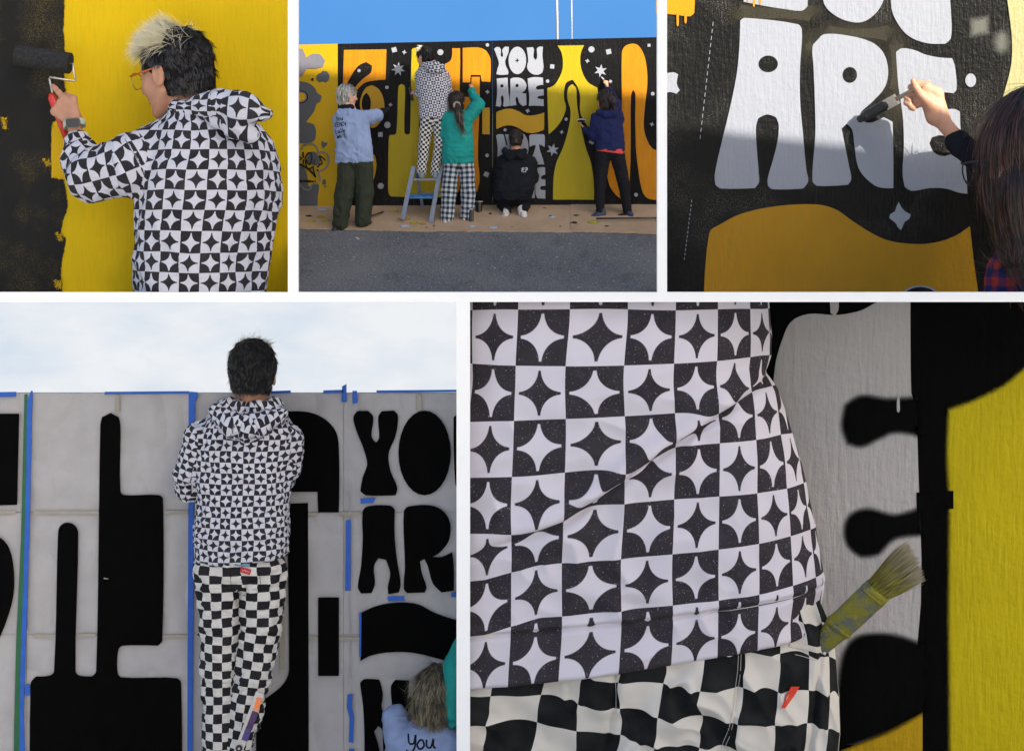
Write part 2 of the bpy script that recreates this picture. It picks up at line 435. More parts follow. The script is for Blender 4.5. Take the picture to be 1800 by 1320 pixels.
# ------------------------------------------------------------ charts: lay the print on torso, sleeves and legs
def seg_dist(P, a, b):
    ab = b - a; t = np.clip(((P - a) @ ab)/(ab @ ab + 1e-9), 0, 1)
    return np.linalg.norm(P - (a + t[:, None]*ab), axis=1), t
def chart_uv(Vv, Q, charts, cell, warp=.10):
    """charts: list of dicts kind torso|limb; returns per-corner uv in squares"""
    dist, UV = [], []
    for ch in charts:
        if ch['kind'] == 'torso':
            c = ch['c']; yaw = ch.get('yaw', 0); rx, rd = ch['r']
            z = Vv[:, 2]; cx = np.interp(z, ch['z'], ch['cx']); cd = np.interp(z, ch['z'], ch['cd'])
            x, y = Vv[:,0] - cx, Vv[:,1] - cd; co, si = math.cos(yaw), math.sin(yaw)
            xr, yr = x*co + y*si, -x*si + y*co
            th = np.arctan2(xr/rx, -yr/rd)                     # 0 faces the camera
            tt = np.linspace(-np.pi, np.pi, 721); arc = np.concatenate([[0], np.cumsum(np.hypot(np.diff(rx*np.sin(tt)), np.diff(-rd*np.cos(tt))))]); arc -= arc[360]
            uu = np.interp(th, tt, arc); UV.append(np.stack([uu/cell + ch.get('u0', 0), z/cell + ch.get('v0', 0) + ch.get('tilt', 0)*uu/cell], -1))
            e = np.sqrt((xr/rx)**2 + (yr/rd)**2); d = (e - 1)*min(rx, rd)
            zz = ch['z']; d = np.maximum(d, np.maximum(zz[0] - z, z - zz[-1])); dist.append(d + ch.get('bias', 0))
        else:
            pts = [np.asarray(p, float) for p in ch['pts']]; best = np.full(len(Vv), 1e9); u = np.zeros(len(Vv)); v = np.zeros(len(Vv)); L0 = 0
            for i in range(len(pts)-1):
                a, b = pts[i], pts[i+1]; d, t = seg_dist(Vv, a, b); ax = (b-a)/np.linalg.norm(b-a)
                ref = np.array(ch.get('ref', (0, -1, 0)), float); e1 = ref - ax*(ref @ ax); e1 /= np.linalg.norm(e1)+1e-9; e2 = np.cross(ax, e1)
                Qd = Vv - a; ang = np.arctan2(Qd @ e2, Qd @ e1); r = ch['r'][i] + (ch['r'][i+1] - ch['r'][i])*t
                dd = d - r; m = dd < best; best = np.where(m, dd, best)
                rr = np.mean(ch['r'])
                u = np.where(m, ang*rr, u); v = np.where(m, L0 + ((Vv - a) @ ax), v); L0 += np.linalg.norm(b-a)
            UV.append(np.stack([u/cell + ch.get('u0', 0), v/cell + ch.get('v0', 0)], -1)); dist.append(best + ch.get('bias', 0))
    own = np.argmin(np.stack(dist, -1), -1)
    UVs = np.stack(UV, 1); sz = cell*2.6
    UVs = UVs + warp*np.stack([vnoise(Vv/sz + 3) + .5*vnoise(Vv/sz*2.3 + 9), vnoise(Vv/sz + 40) + .5*vnoise(Vv/sz*2.3 + 70)], -1)[:, None, :]
    fo = own[Q]; face = np.sort(fo, axis=1)[:, 1]                                     # chart of each face
    uv = UVs[Q, face[:, None]]                                                      # (F,4,2)
    # close the seam at the far side of each chart
    per = uv[..., 0].max(1) - uv[..., 0].min(1)
    big = per > 6
    if np.any(big):
        base = uv[big][:, :1, 0]; uv[big, :, 0] = base
    return uv.reshape(-1, 2)

# ------------------------------------------------------------ heads and hands
def frame(yaw, pitch=0.0, roll=0.0):
    """person's right, forward, up; yaw 0 faces away from the camera, positive turns to the picture's left; pitch + looks down"""
    f = np.array([-math.sin(yaw)*math.cos(pitch), math.cos(yaw)*math.cos(pitch), -math.sin(pitch)])
    r = np.array([math.cos(yaw), math.sin(yaw), 0]); u = np.cross(r, f)
    if roll: r, u = r*math.cos(roll) + u*math.sin(roll), u*math.cos(roll) - r*math.sin(roll)
    return np.stack([r, f, u], 1)                # columns
def head(S, c, H, R, neck=None, neck_r=None, detail=True):
    w = lambda x, y, z: np.asarray(c) + H*(R @ np.array([x, y, z]))
    e = lambda p, r, k=.05, op='add': S.ell(w(*p), np.array(r)*H, k*H, op, R)
    e((0, -.06, .13), (.325, .41, .37)); e((0, .12, -.10), (.262, .26, .34), .08)
    S.cone(w(0, .20, -.36), w(0, .26, -.40), .125*H, .09*H, .1*H)
    for s in (-1, 1):
        e((s*.15, .2, -.10), (.13, .13, .14), .08)
        S.cone(w(s*.235, .0, -.2), w(s*.1, .22, -.41), .07*H, .06*H, .1*H)
    if detail:
        S.cone(w(0, .355, .06), w(0, .435, -.11), .03*H, .05*H, .05*H)
        for s in (-1, 1):
            S.cone(w(s*.04, .375, .09), w(s*.19, .30, .085), .04*H, .03*H, .04*H)
            e((s*.125, .40, .015), (.06, .06, .045), .04, 'sub'); e((s*.125, .315, .01), (.06, .05, .04), .01)
            S.ell(w(s*.335, -.02, -.03), np.array((.035, .085, .135))*H, .03*H, 'add', R); S.ell(w(s*.375, .0, -.02), np.array((.03, .045, .08))*H, .02*H, 'sub', R)
        e((0, .345, -.235), (.09, .05, .022), .02); e((0, .34, -.28), (.08, .05, .024), .02)
    if neck is not None:
        S.cone(w(0, -.07, -.2), neck, .2*H, neck_r or .23*H, .06*H)
def hand(S, wr, a, n, L, curl, thumb=1, spread=.16, thumb_curl=.5, k=None, fat=1.0):
    """palm and five fingers; a points to the fingertips, n is the back of the hand, thumb=+1 puts it along a x n"""
    a = np.asarray(a, float); a /= np.linalg.norm(a); n = np.asarray(n, float); n = n - a*(n @ a); n /= np.linalg.norm(n); b = np.cross(a, n)*thumb
    k = k if k is not None else .035*L
    wr = np.asarray(wr, float)
    for s in (-.13, 0, .13): S.cone(wr + b*L*s*.7 + a*L*.02, wr + a*L*.46 + b*L*s*1.25, .105*L*fat, .09*L*fat, .08*L)
    tips = []
    for i, (off, ln) in enumerate(((.185, .45), (.065, .5), (-.06, .46), (-.18, .36))):
        p = wr + a*L*(.5 - .03*abs(off - .065)/.1) + b*L*off; d = a*math.cos((off)*spread*3) + b*math.sin(off*spread*3)*1.0; ang = 0
        r = .066*L*fat*(1 if i < 3 else .88); c = curl[i]
        for j, fr in enumerate((.45, .32, .23)):
            ang += c*(1.0, 1.25, .8)[j]
            q = p + (d*math.cos(ang) - n*math.sin(ang))*ln*L*fr
            S.cone(p, q, r*(1 - .08*j), r*(.93 - .09*j), k if j else k*1.4); p = q
        tips.append(p)
    t0 = wr + a*L*.12 + b*L*.15; t1 = wr + a*L*.33 + b*L*(.30) - n*L*.06; dr = a*math.cos(thumb_curl) - n*math.sin(thumb_curl)*.7 - b*math.sin(thumb_curl)*.5
    t2 = t1 + dr*L*.18; t3 = t2 + dr*L*.13
    S.cone(t0, t1, .09*L*fat, .08*L*fat, .06*L); S.cone(t1, t2, .075*L*fat, .066*L*fat, k); S.cone(t2, t3, .064*L*fat, .05*L*fat, k)
    return tips
def sculpt_obj(name, bay, S, mat, parent, fold=None, charts=None, cell=1.0, smooth=1):
    Vv, Q = S.skin(smooth)
    if fold:
        for f in (fold if isinstance(fold, list) else [fold]): Vv = folds(Vv, Q, **f)
    uv = chart_uv(Vv, Q, charts, cell) if charts else None
    o = mesh(name, bay.q(Vv), Q, mat, parent, smooth=True, uv=uv)
    o['_'] = 0; del o['_']
    return o, Vv, Q
def strands(name, bay, Vv, Q, mat, parent, n, length, width, flow, lift=.25, sel=None, curl=.3, seg=5, seed=1, jit=.35, inset=0.0, wrap=None, clump=None):
    """locks of hair growing from a surface; flow(P, N) gives the combing direction; 'mix' runs 0 root to 1 tip"""
    rg = np.random.default_rng(seed); Nn = vnormals(Vv, Q)
    ids = np.arange(len(Vv)) if sel is None else np.where(sel(Vv, Nn))[0]
    if len(ids) == 0: return None
    ids = rg.choice(ids, n); P = Vv[ids] + rg.normal(0, .4, (n, 3)) - Nn[ids]*inset; N0 = Nn[ids]
    Fl = flow(P, N0); cs = clump or length*.55
    lock = np.stack([vnoise(P/cs + o_) for o_ in (3.0, 47.0, 91.0)], -1)
    Fl = Fl + jit*(.35*rg.normal(0, 1, (n, 3)) + 1.5*lock); Fl = Fl - N0*np.sum(Fl*N0, 1, keepdims=True); Fl /= np.linalg.norm(Fl, axis=1, keepdims=True)+1e-9
    L = length*(.6 + .8*rg.random(n)); Dr = Fl + N0*(lift*(.4 + rg.random(n)))[:, None]; Dr /= np.linalg.norm(Dr, axis=1, keepdims=True)
    cv = rg.normal(0, curl*.5, (n, 3)) + curl*.8*lock[:, [1, 2, 0]] - N0*(lift*.8 + (wrap or 0.0))
    sd = np.cross(Dr, N0); sd /= np.linalg.norm(sd, axis=1, keepdims=True)+1e-9
    vs, cl = [], []; p = P.copy(); d = Dr.copy()
    wd = width*(.6 + .8*rg.random(n)); tone = rg.random(n)
    for j in range(seg+1):
        t = j/seg; w = (wd*(1 - t)**.6*.5 + .02)[:, None]
        vs += [p - sd*w, p + sd*w + N0*w*.5]; cl += [np.full(n, t)*.8 + .2*tone, np.full(n, t)*.8 + .2*tone]
        p = p + d*(L/seg)[:, None]; d = d + cv/seg*1.2; d /= np.linalg.norm(d, axis=1, keepdims=True)
    A = np.stack(vs, 1).reshape(-1, 3); C = np.stack(cl, 1).ravel(); m = 2*(seg+1); b = np.arange(n)*m
    fs = np.concatenate([np.stack([b+2*j, b+2*j+1, b+2*j+3, b+2*j+2], -1) for j in range(seg)])
    o = mesh(name, bay.q(A), fs, mat, parent, smooth=True, col=C); o['kind'] = 'stuff'
    return o
def hair_mat(name, root, tip, rough=.42, split=(.2, .9), spec=.35):
    t = NT(name); t.b.inputs['Roughness'].default_value = rough; t.b.inputs['Specular IOR Level'].default_value = spec
    at = t.n('ShaderNodeAttribute', attribute_name='mix'); t.base(t.mix(t.ramp(at.outputs['Fac'], *split), root, tip)); return t.m
def bvh_of(Vv, Q): return BVHTree.FromPolygons([tuple(v) for v in Vv], [tuple(int(i) for i in q) for q in Q])
def drape(name, bay, bvh, polys, mat, parent, lift=.5, thick=None):
    """lay thin pieces (outlines given as lists of picture points, as triangle strips a/b) on a sculpted surface"""
    vs, fs = [], []
    for a, b in polys:
        base = len(vs)
        for p, q in zip(a, b):
            for r in (p, q):
                hit = bvh.ray_cast(Vector((r[0], -400, -r[1])), Vector((0, 1, 0)))[0]
                dd = hit[1] if hit is not None else (vs[-1][1] + lift if vs else 0)
                vs.append((r[0], dd - lift, -r[1]))
        for i in range(len(a)-1): fs.append((base+2*i, base+2*i+1, base+2*i+3, base+2*i+2))
    return mesh(name, bay.q(np.array(vs)), fs, mat, parent)
# ============================================================ bay 1: yellow wall being edged in black
Y1 = paint('yellow_wall_paint', (.61, .41, .001), .6, .07, wash=((.46, .36, .001), .45), streak=45, bump=.35, bd=.01)
K1 = paint('black_roller_paint', (.011, .011, .011), .55, .2, feather=True, speck=((.30, .22, .05), .8, 110, 1.6), bump=.5, streak=40, spec=.12)
Y1b = paint('fresh_yellow_patch_paint', (.55, .34, .002), .4, .04, feather=True, streak=30); D1 = paint('dry_yellow_scuff', (.5, .31, .004), .6, .05, feather=True, grain=75, gamp=3.4, edge=(.75, 1.0))
w1 = thing('mural_wall', 'yellow wall with its left end rolled black behind the paint roller', 'wall', B1.p(250, 524))
mesh('wall_panel', *px_box(B1, -320, 515, -30, 524, .1), Y1, w1)
shape('black_paint_area', B1, [(-318,-28),(116,-28),(113,20),(112,60),(115,100),(113,140),(116,170),(114,205),(92,215),(91,240),(90,300),(92,312),(113,317),(116,340),(119,365),(112,385),(106,410),(116,420),(112,445),(108,470),(110,520),(-318,520)], K1, w1, 1, feather=5, jag=.6, n=8)
shape('yellow_paint_patch', B1, [(91,222),(113,224),(113,312),(104,316),(98,311),(91,313)], Y1b, w1, 2, feather=2, jag=.3, n=8, corner=30)
for i, (x0, y0, x1, y1) in enumerate(((75,278,90,292),(2,205,14,226),(94,490,112,508),(98,408,112,424))):
    shape('dry_brush_mark', B1, [(x0, y0), (x1, y0+2), (x1, y1), ((x0+x1)/2, y1+2), (x0+2, y1-2)], D1, w1, 2+i, feather=10, jag=.5)

# ============================================================ bay 2: the mural, the street and the sky above
def z2(p): return zc(p, 520, 0, 5.078)
def z3(p): return zc(p, 840, 0, 5.078)
def z4(p): return zc(p, 520, 255, 4.981)
def z5(p): return zc(p, 840, 255, 4.981)
K2 = paint('mural_black_paint', (.0035, .0033, .004), .42, .2, speck=((.2, .19, .17), .25, 70, 1.1), bump=.6, streak=38, spec=.08)
YG2 = paint('mural_lime_yellow_paint', (0.2880, 0.2196, 0.0043), .45, .05, wash=((.33, .27, .01), .5))
YL2 = paint('mural_warm_yellow_paint', (0.3312, 0.2160, 0.0029), .45, .05)
OR2 = paint('mural_orange_paint', (0.3600, 0.1368, 0.0022), .45, .05, wash=((.46, .2, .004), .5))
OC2 = paint('mural_ochre_paint', (0.3024, 0.1728, 0.0086), .45, .05)
WH2 = paint('mural_white_paint', (.22, .235, .275), .5, .04)
GR2 = paint('mural_slate_paint', (0.0540, 0.0612, 0.0828), .5, .1); GL2 = paint('mural_pale_slate_paint', (0.1152, 0.1152, 0.1512), .5, .1)
INK = paint('black_marker_paint', (.006, .006, .006), .4, .1)
top2 = lambda x: 79 - (x - 525)*.0206
w2 = thing('mural_wall', 'long plywood mural wall painted with letters stars and curves under blue sky', 'wall', B2.p(840, 366))
def panel2(x0, x1, mat):
    k = B2; a = [(x0, top2(x0)), (x1, top2(x1)), (x1, 372), (x0, 372)]
    q = np.array([[x, 0, -y] for x, y in a] + [[x, 14, -y] for x, y in a])
    mesh('wall_panel', k.q(q), [(0,3,2,1), (4,5,6,7), (0,1,5,4), (1,2,6,5), (2,3,7,6), (3,0,4,7)], mat, w2)
panel2(470, 593.6, YL2)
for x0, x1 in ((594, 727.7), (728, 865.7), (866, 1006.8), (1007.2, 1163)): panel2(x0, x1, K2)
S2 = lambda name, pts, mat, layer=1, **kw: shape(name, B2, pts, mat, w2, layer, **kw)
# left panel
S2('painted_cloud', z2([(-60,430),(60,440),(95,520),(150,485),(220,490),(260,545),(240,600),(180,615),(100,620),(40,690),(-60,700)]), GL2)
S2('painted_cloud', z2([(185,690),(200,665),(225,655),(240,636),(275,640),(298,675),(290,720),(265,738),(245,728),(215,735),(190,715)]), GR2)
S2('painted_blob', z2([(-60,720),(100,740),(170,790),(190,830),(230,860),(215,910),(185,930),(160,1000),(85,1090),(160,1110),(180,1170),(170,1250),(120,1280),(60,1280),(-60,1290)]), GR2)
S2('painted_eye', ell(529.5, 171, 12.5, 11), INK, 2, smooth=False); S2('painted_eye', ell(529, 171, 10.5, 9.2), GL2, 3, smooth=False); S2('painted_eye', ell(528.5, 171, 8.5, 7.2), YL2, 4, smooth=False)
S2('painted_dot', ell(549.5, 140, 2.2, 2.2), INK, 2, smooth=False)
zz = lambda p: zc(p, 522, 240, 13.2)
S2('painted_blob', zz([(-100,700),(60,690),(150,720),(210,830),(240,960),(260,1150),(300,1170),(370,1110),(470,1100),(510,1150),(480,1400),(480,1730),(-100,1730)]), GR2)
S2('painted_blob', zz([(250,420),(330,360),(430,370),(480,430),(520,500),(530,600),(450,680),(380,650),(300,640),(240,540)]), GR2, 2)
S2('painted_heart', zz([(570,120),(600,110),(630,155),(690,145),(712,165),(660,230),(600,275),(575,210)]), GR2, 2)
S2('painted_dot', zz(ell(632, 1060, 42, 62)), GR2, 2, smooth=False); S2('painted_dot', zz(ell(662, 1165, 18, 20)), GR2, 2, smooth=False)
for pts in ([(-40,290),(100,300),(150,220),(240,175),(340,170),(430,210),(480,290),(490,390)], [(500,400),(560,365),(640,375),(710,430),(745,520),(735,620),(680,720),(600,785),(540,810),(505,870),(535,950),(530,1040)], [(60,1100),(100,1160),(180,1225),(240,1245),(310,1220),(350,1120),(460,1095)]):
    stroke('painted_outline', B2, zz(pts), 2.0, GL2, w2, 3)
for pts, wd in (([(-40,480),(60,480),(105,518),(60,555),(-40,570)], 2.0), ([(140,365),(150,500)], 2.6), ([(148,540),(150,650)], 2.2), ([(-40,600),(150,690),(300,790),(440,950)], 3.0),
                ([(190,520),(230,430),(290,380),(340,420),(345,520),(320,620),(290,650),(250,620),(200,520),(210,640),(235,740)], 2.2), ([(260,750),(330,740),(390,660),(410,540),(380,700),(390,800),(435,950)], 2.2),
                ([(660,560),(600,500),(525,455),(545,520),(585,630),(545,650),(500,640),(520,680),(470,715)], 2.0)):
    stroke('marker_stroke', B2, zz(pts), wd, INK, w2, 4)
S2('painted_dot', zz(ell(480, 790, 24, 24)), INK, 4, smooth=False)
def lettering(name, text, bay, x0, y0, h, mat, parent, d=0.0, adv=.62, sw=.13, layer=4, slope=0.0):
    """plain stroke capitals written on a wall, one piece for each letter"""
    G = {'A': [[(0,1),(.3,0),(.6,1)],[(.12,.65),(.48,.65)]], 'M': [[(0,1),(.05,0),(.32,.6),(.58,0),(.63,1)]], 'U': [[(0,0),(.02,.8),(.28,1),(.52,.8),(.55,0)]], 'R': [[(0,1),(0,0),(.42,.05),(.45,.4),(.02,.52),(.5,1)]],
         'L': [[(.02,0),(0,1),(.45,1)]], 'S': [[(.48,.1),(.2,0),(.02,.22),(.25,.48),(.48,.7),(.3,1),(0,.9)]], 'O': [[(.28,0),(0,.4),(.1,.9),(.4,.95),(.55,.5),(.4,.05),(.25,0)]], 'E': [[(.48,0),(0,0),(0,1),(.5,1)],[(0,.5),(.4,.5)]],
         'Y': [[(0,0),(.28,.5)],[(.6,0),(.2,1.15)]], 'C': [[(.5,.1),(.2,0),(0,.5),(.2,1),(.52,.9)]], 'N': [[(0,1),(.03,0),(.5,1),(.54,0)]], 'T': [[(0,0),(.58,0)],[(.3,0),(.28,1)]], 'W': [[(0,0),(.15,1),(.32,.3),(.48,1),(.64,0)]], 'I': [[(.2,0),(.2,1)]], 'H': [[(0,0),(0,1)],[(.5,0),(.5,1)],[(0,.5),(.5,.5)]],
         'o': [[(.25,.4),(.02,.7),(.2,1),(.45,.75),(.27,.4)]], 'u': [[(0,.4),(.05,.9),(.3,.95),(.42,.4),(.46,1)]], 'e': [[(.05,.7),(.42,.65),(.25,.4),(.02,.7),(.2,1),(.45,.9)]], 'v': [[(0,.4),(.2,1),(.45,.4)]], 't': [[(.25,.1),(.22,.9),(.42,.98)],[(.05,.4),(.45,.4)]], 'a': [[(.4,.45),(.1,.5),(.05,.9),(.3,.95),(.42,.45),(.48,1)]]}
    out = []
    for i, c in enumerate(text):
        for s in G.get(c, []):
            out.append([(x0 + h*(i*adv + px*.85), y0 + h*py - slope*h*i*adv) for px, py in s])
    for s in out: stroke(name, bay, s, h*sw*1.6, mat, parent, layer, d, n=2)
    return out
lettering('small_letter', 'COLORMURALS', B2, 526, 317.2, 3.4, INK, w2, adv=.8, sw=.17)
# letters of the big word
S2('painted_letter', z2([(430,450),(808,445),(804,580),(800,715),(740,718),(620,740),(560,790),(520,840),(470,860),(420,855),(424,650)]), OR2)
S2('painted_letter', z2([(445,790),(490,690),(560,590),(630,558),(680,590),(670,650),(600,705),(540,770),(490,850),(430,880)]), K2, 2)
S2('painted_dot', ell(520+565/5.078, 635/5.078, 2.8, 2.8), WH2, 3, smooth=False)
S2('painted_letter', z2([(680,765),(740,800),(780,880),(790,980),(770,1060),(720,1130),(680,1145),(640,1120),(600,1040),(572,940),(590,850),(630,785)]), OC2)
S2('painted_letter', z2([(632,832),(660,870),(670,930),(660,990),(635,1020),(600,980),(590,920),(605,860)]), K2, 2)
S2('painted_letter', z4([(640,70),(690,90),(705,170),(690,270),(655,370),(600,380),(560,200)]), OC2)
S2('painted_letter', z2([(915,790),(925,765),(945,755),(965,765),(975,790),(968,1180),(985,1205),(1015,1200),(1022,1180),(1035,450),(1050,435),(1080,432),(1095,450),(1098,1180),(1300,1210),(1320,1700),(1310,1760),(860,1755),(830,1730),(825,1600),(832,1225),(845,1208),(880,1205),(900,1180)]), YG2, corner=60)
S2('painted_letter', z2([(1395,435),(1465,435),(1466,560),(1462,745),(1460,1080),(1460,1350),(1460,1690),(1430,1735),(1330,1735),(1325,900),(1330,575),(1380,545),(1396,490)]), OR2)
S2('painted_letter', z2([(1490,432),(1620,428),(1680,445),(1715,480),(1738,540),(1735,735),(1660,730),(1650,672),(1560,672),(1555,740),(1490,738)]), OR2)
S2('painted_letter', z2([(1570,690),(1640,690),(1640,860),(1625,1400),(1640,1600),(1620,1710),(1550,1735),(1500,1735),(1500,870),(1560,870)]), OR2)
S2('painted_letter', z3([(40,965),(105,965),(105,1200),(40,1200)]), OC2)
L3 = lambda p, mat=WH2, **kw: S2('painted_letter', z3(p), mat, **kw)
L3([(145,440),(165,425),(190,425),(205,450),(203,500),(215,515),(225,500),(218,450),(240,422),(275,422),(272,470),(245,540),(245,580),(270,640),(268,668),(200,672),(165,665),(175,620),(188,570),(175,520)])
L3(ell(352, 543, 78, 122), smooth=False); S2('painted_star', z3(starp(352, 543, 19)), K2, 2, smooth=False)
L3([(435,430),(490,425),(500,450),(495,510),(513,540),(528,520),(525,440),(545,422),(580,422),(575,500),(585,600),(575,650),(540,670),(480,660),(440,610),(450,540)])
L3([(168,705),(265,697),(268,780),(280,880),(285,945),(240,955),(225,945),(232,890),(222,850),(205,870),(208,930),(200,955),(160,950),(170,870),(172,780)])
L3([(290,710),(320,697),(390,705),(430,750),(425,800),(388,835),(430,838),(433,940),(400,950),(370,920),(358,880),(345,865),(335,890),(345,940),(290,948),(287,900),(290,800)])
L3([(445,705),(500,692),(580,697),(582,760),(530,770),(515,790),(530,805),(585,800),(587,855),(545,860),(528,872),(540,885),(585,890),(588,950),(500,945),(455,948),(460,870),(450,780)])
for c in ((215,770),(350,767)): S2('painted_dot', z3(ell(*c, 14, 14)), K2, 2, smooth=False)
L3([(165,1005),(230,980),(300,975),(370,1000),(420,1030),(480,1035),(540,1025),(592,1008),(590,1160),(540,1180),(480,1190),(420,1180),(350,1140),(290,1122),(230,1128),(165,1155)], OC2)
f5 = lambda p: zc(p, 860, 220, 7.336)
S2('painted_letter', f5([(90,135),(130,122),(180,125),(195,170),(215,260),(235,270),(225,200),(205,125),(270,125),(280,500),(100,510),(110,300)]), WH2)
S2('painted_letter', f5(ell(400, 290, 105, 190)), WH2, smooth=False)
S2('painted_letter', f5([(515,140),(540,125),(700,122),(715,150),(712,285),(680,265),(640,250),(650,320),(690,440),(705,508),(545,512),(550,430),(590,320),(600,260),(560,265),(520,285)]), WH2)
S2('painted_letter', f5([(520,660),(585,650),(585,942),(530,938)]), WH2)
S2('painted_letter', f5([(605,590),(640,550),(718,548),(720,640),(680,655),(660,680),(680,705),(722,705),(722,785),(670,785),(650,812),(670,840),(722,842),(722,950),(620,945),(598,880)]), WH2)
L3([(712,412),(948,408),(920,470),(912,540),(920,610),(945,680),(990,745),(1065,785),(1075,950),(1040,1100),(1010,1160),(960,1100),(915,1010),(912,860),(890,780),(845,715),(790,740),(770,800),(768,880),(785,960),(760,1050),(700,1140),(632,1200),(625,1000),(620,790),(680,765),(730,690),(755,620),(758,540),(745,470)], YG2)
S2('painted_letter', z3([(840,755),(875,790),(880,880),(890,980),(930,1180),(965,1330),(1010,1460),(1035,1640),(1035,1783),(672,1783),(675,1600),(700,1460),(760,1320),(810,1150),(828,1000),(800,880),(805,790)]), YG2)
S2('painted_letter', z3([(1285,480),(1310,420),(1375,395),(1430,410),(1480,490),(1505,600),(1512,750),(1490,950),(1480,1120),(1500,1230),(1560,1330),(1640,1350),(1640,1783),(1560,1783),(1500,1760),(1460,1680),(1430,1500),(1410,1320),(1405,1000),(1405,840),(1385,805),(1365,860),(1362,1320),(1350,1650),(1320,1750),(1280,1778),(1220,1730),(1170,1640),(1155,1500),(1200,1400),(1270,1300),(1285,1000)]), OR2, corner=60)
for x, y, r in ((85,405,15),(1013,445,27),(622,728,15),(788,1067,14),(1560,840,16),(83,1390,15),(1411,1740,16)): S2('painted_dot', z3(ell(x, y, r, r)), WH2, 1, smooth=False)
for x, y, r, a in ((663,597,26,4),(1167,465,31,-12),(1527,408,18,3),(243,1162,16,20),(1018,1265,30,30),(1183,730,17,30),(76,1558,29,25)): S2('painted_square', z3(ell(x, y, r, r, 4, a+45)), WH2, 1, smooth=False)
for x, y, r in ((85,823,20),(977,548,22),(445,992,22),(748,1182,20),(1553,1112,21)): S2('painted_star', z3(starp(x, y, r, 4, .45, 12)), WH2, 1, smooth=False)
S2('painted_star', z3(starp(1095, 635, 60, 6, .42, 8)), WH2, 1, smooth=False); S2('painted_star', z3(starp(668, 1340, 58, 6, .42, 12)), WH2, 1, smooth=False)
for x, y, r in ((813,783,15),(818,1118,27),(1290,470,26),(758,1662,26)): S2('painted_dot', z2(ell(x, y, r, r)), WH2, 1, smooth=False)
for x, y, r, a in ((878,448,30,-15),(755,1203,28,0)): S2('painted_square', z2(ell(x, y, r, r, 4, a+45)), WH2, 1, smooth=False)
for x, y, r in ((968,470,22),(845,938,20)): S2('painted_star', z2(starp(x, y, r, 4, .45, 10)), WH2, 1, smooth=False)
S2('painted_star', z2(starp(915, 620, 62, 7, .45, 4)), WH2, 1, smooth=False)

# street: asphalt rising to the wall, cardboard laid along its foot
_gA, _gB = Bay(.13).p(900, 514.5), Bay(2.75).p(900, 355)
def ground_d(y):
    sl = (_gB[2] - _gA[2])/(_gB[1] - _gA[1]); c = (y - PY)/F
    return (CAMZ - _gA[2] + sl*_gA[1] - c*D)/(c + sl)
def gp(x, y, up=0.0):
    d = ground_d(y); b = Bay(d); w = b.p(x, y); w[2] += up; return w
t = NT('asphalt'); t.b.inputs['Roughness'].default_value = .85
n1, n2, n3 = t.noise(55, 3, .75), t.noise(1.2, 4), t.noise(26, 2)
c = t.mix(t.ramp(n1, .38, .66), (.035, .036, .042), (.145, .15, .165)); c = t.mix(t.ramp(n2, .4, .7, 0, .35), c, (.16, .155, .15)); c = t.mix(t.ramp(n3, .68, .72, 0, .8), c, (.35, .34, .28)); c = t.mix(t.ramp(t.noise(2.6, 5, .65, w=7), .58, .68, 0, .55), c, (.04, .04, .043)); c = t.mix(t.ramp(t.math('ABSOLUTE', t.math('SUBTRACT', t.noise(.9, 5, .6, w=12), .5)), .004, .0, 0, .7), c, (.02, .02, .02))
t.base(c); t.lk(t.bump(n1, .6, .01), t.b.inputs['Normal']); M_asph = t.m
rows = [514.5, 490, 460, 430, 400, 375, 360]
vv, ff = [], []
for y in rows: vv += [gp(511, y), gp(1167, y)]
for i in range(len(rows)-1): ff.append((2*i, 2*i+1, 2*i+3, 2*i+2))
nb = len(vv); vv += [gp(511, 514.5) - np.array([0,0,.07]), gp(1167, 514.5) - np.array([0,0,.07]), gp(511, 360) - np.array([0,0,.3]), gp(1167, 360) - np.array([0,0,.3])]
ff += [(0, nb, nb+1, 1), (nb, nb+2, nb+3, nb+1)]
rd = mesh('road', vv, ff, M_asph); rd['kind'] = 'structure'
t = NT('brown_cardboard'); t.b.inputs['Roughness'].default_value = .8
n1, n2 = t.noise(3, 4), t.noise(40, 3)
c = t.mix(t.ramp(n1, .3, .7), (.27, .185, .115), (.34, .24, .155)); t.base(t.mix(t.ramp(n2, .62, .7, 0, .4), c, (.15, .1, .06))); t.lk(t.bump(n2, .2, .005), t.b.inputs['Normal']); M_card = t.m
def card(x0, x1, yl, yr, lab, up):
    xs = np.linspace(x0, x1, 26); front = [(x, yl + (yr - yl)*(x-x0)/(x1-x0) + RNG.normal(0, .35)) for x in xs]
    vv, ff = [], []
    for i, (x, y) in enumerate(front):
        for j, u in enumerate((0, .33, .66, 1)):
            yy = y + (358 - y)*u; lift = up + .0008*abs(RNG.normal()); vv.append(gp(x, yy, lift))
    n = len(xs)
    for i in range(n-1):
        for j in range(3): ff.append((4*i+j, 4*i+4+j, 4*i+5+j, 4*i+1+j))
    b0 = len(vv)
    for i in range(n): vv.append(vv[4*i] - np.array([0, 0, .02]))
    for i in range(n-1): ff.append((4*i, b0+i, b0+i+1, 4*i+4))
    o = mesh('cardboard_sheet', vv, ff, M_card, loc=gp((x0+x1)/2, 380), smooth=False); tag(o, lab, 'cardboard')
    return o
card(512, 766, 402, 408, 'brown cardboard sheet under the stepladder and the person in olive trousers', .012)
card(764, 1006, 407, 409, 'brown cardboard sheet under the kneeling person at the foot of the mural', .020)
card(1003, 1166, 409, 414, 'brown cardboard sheet under the person in navy jacket', .028)
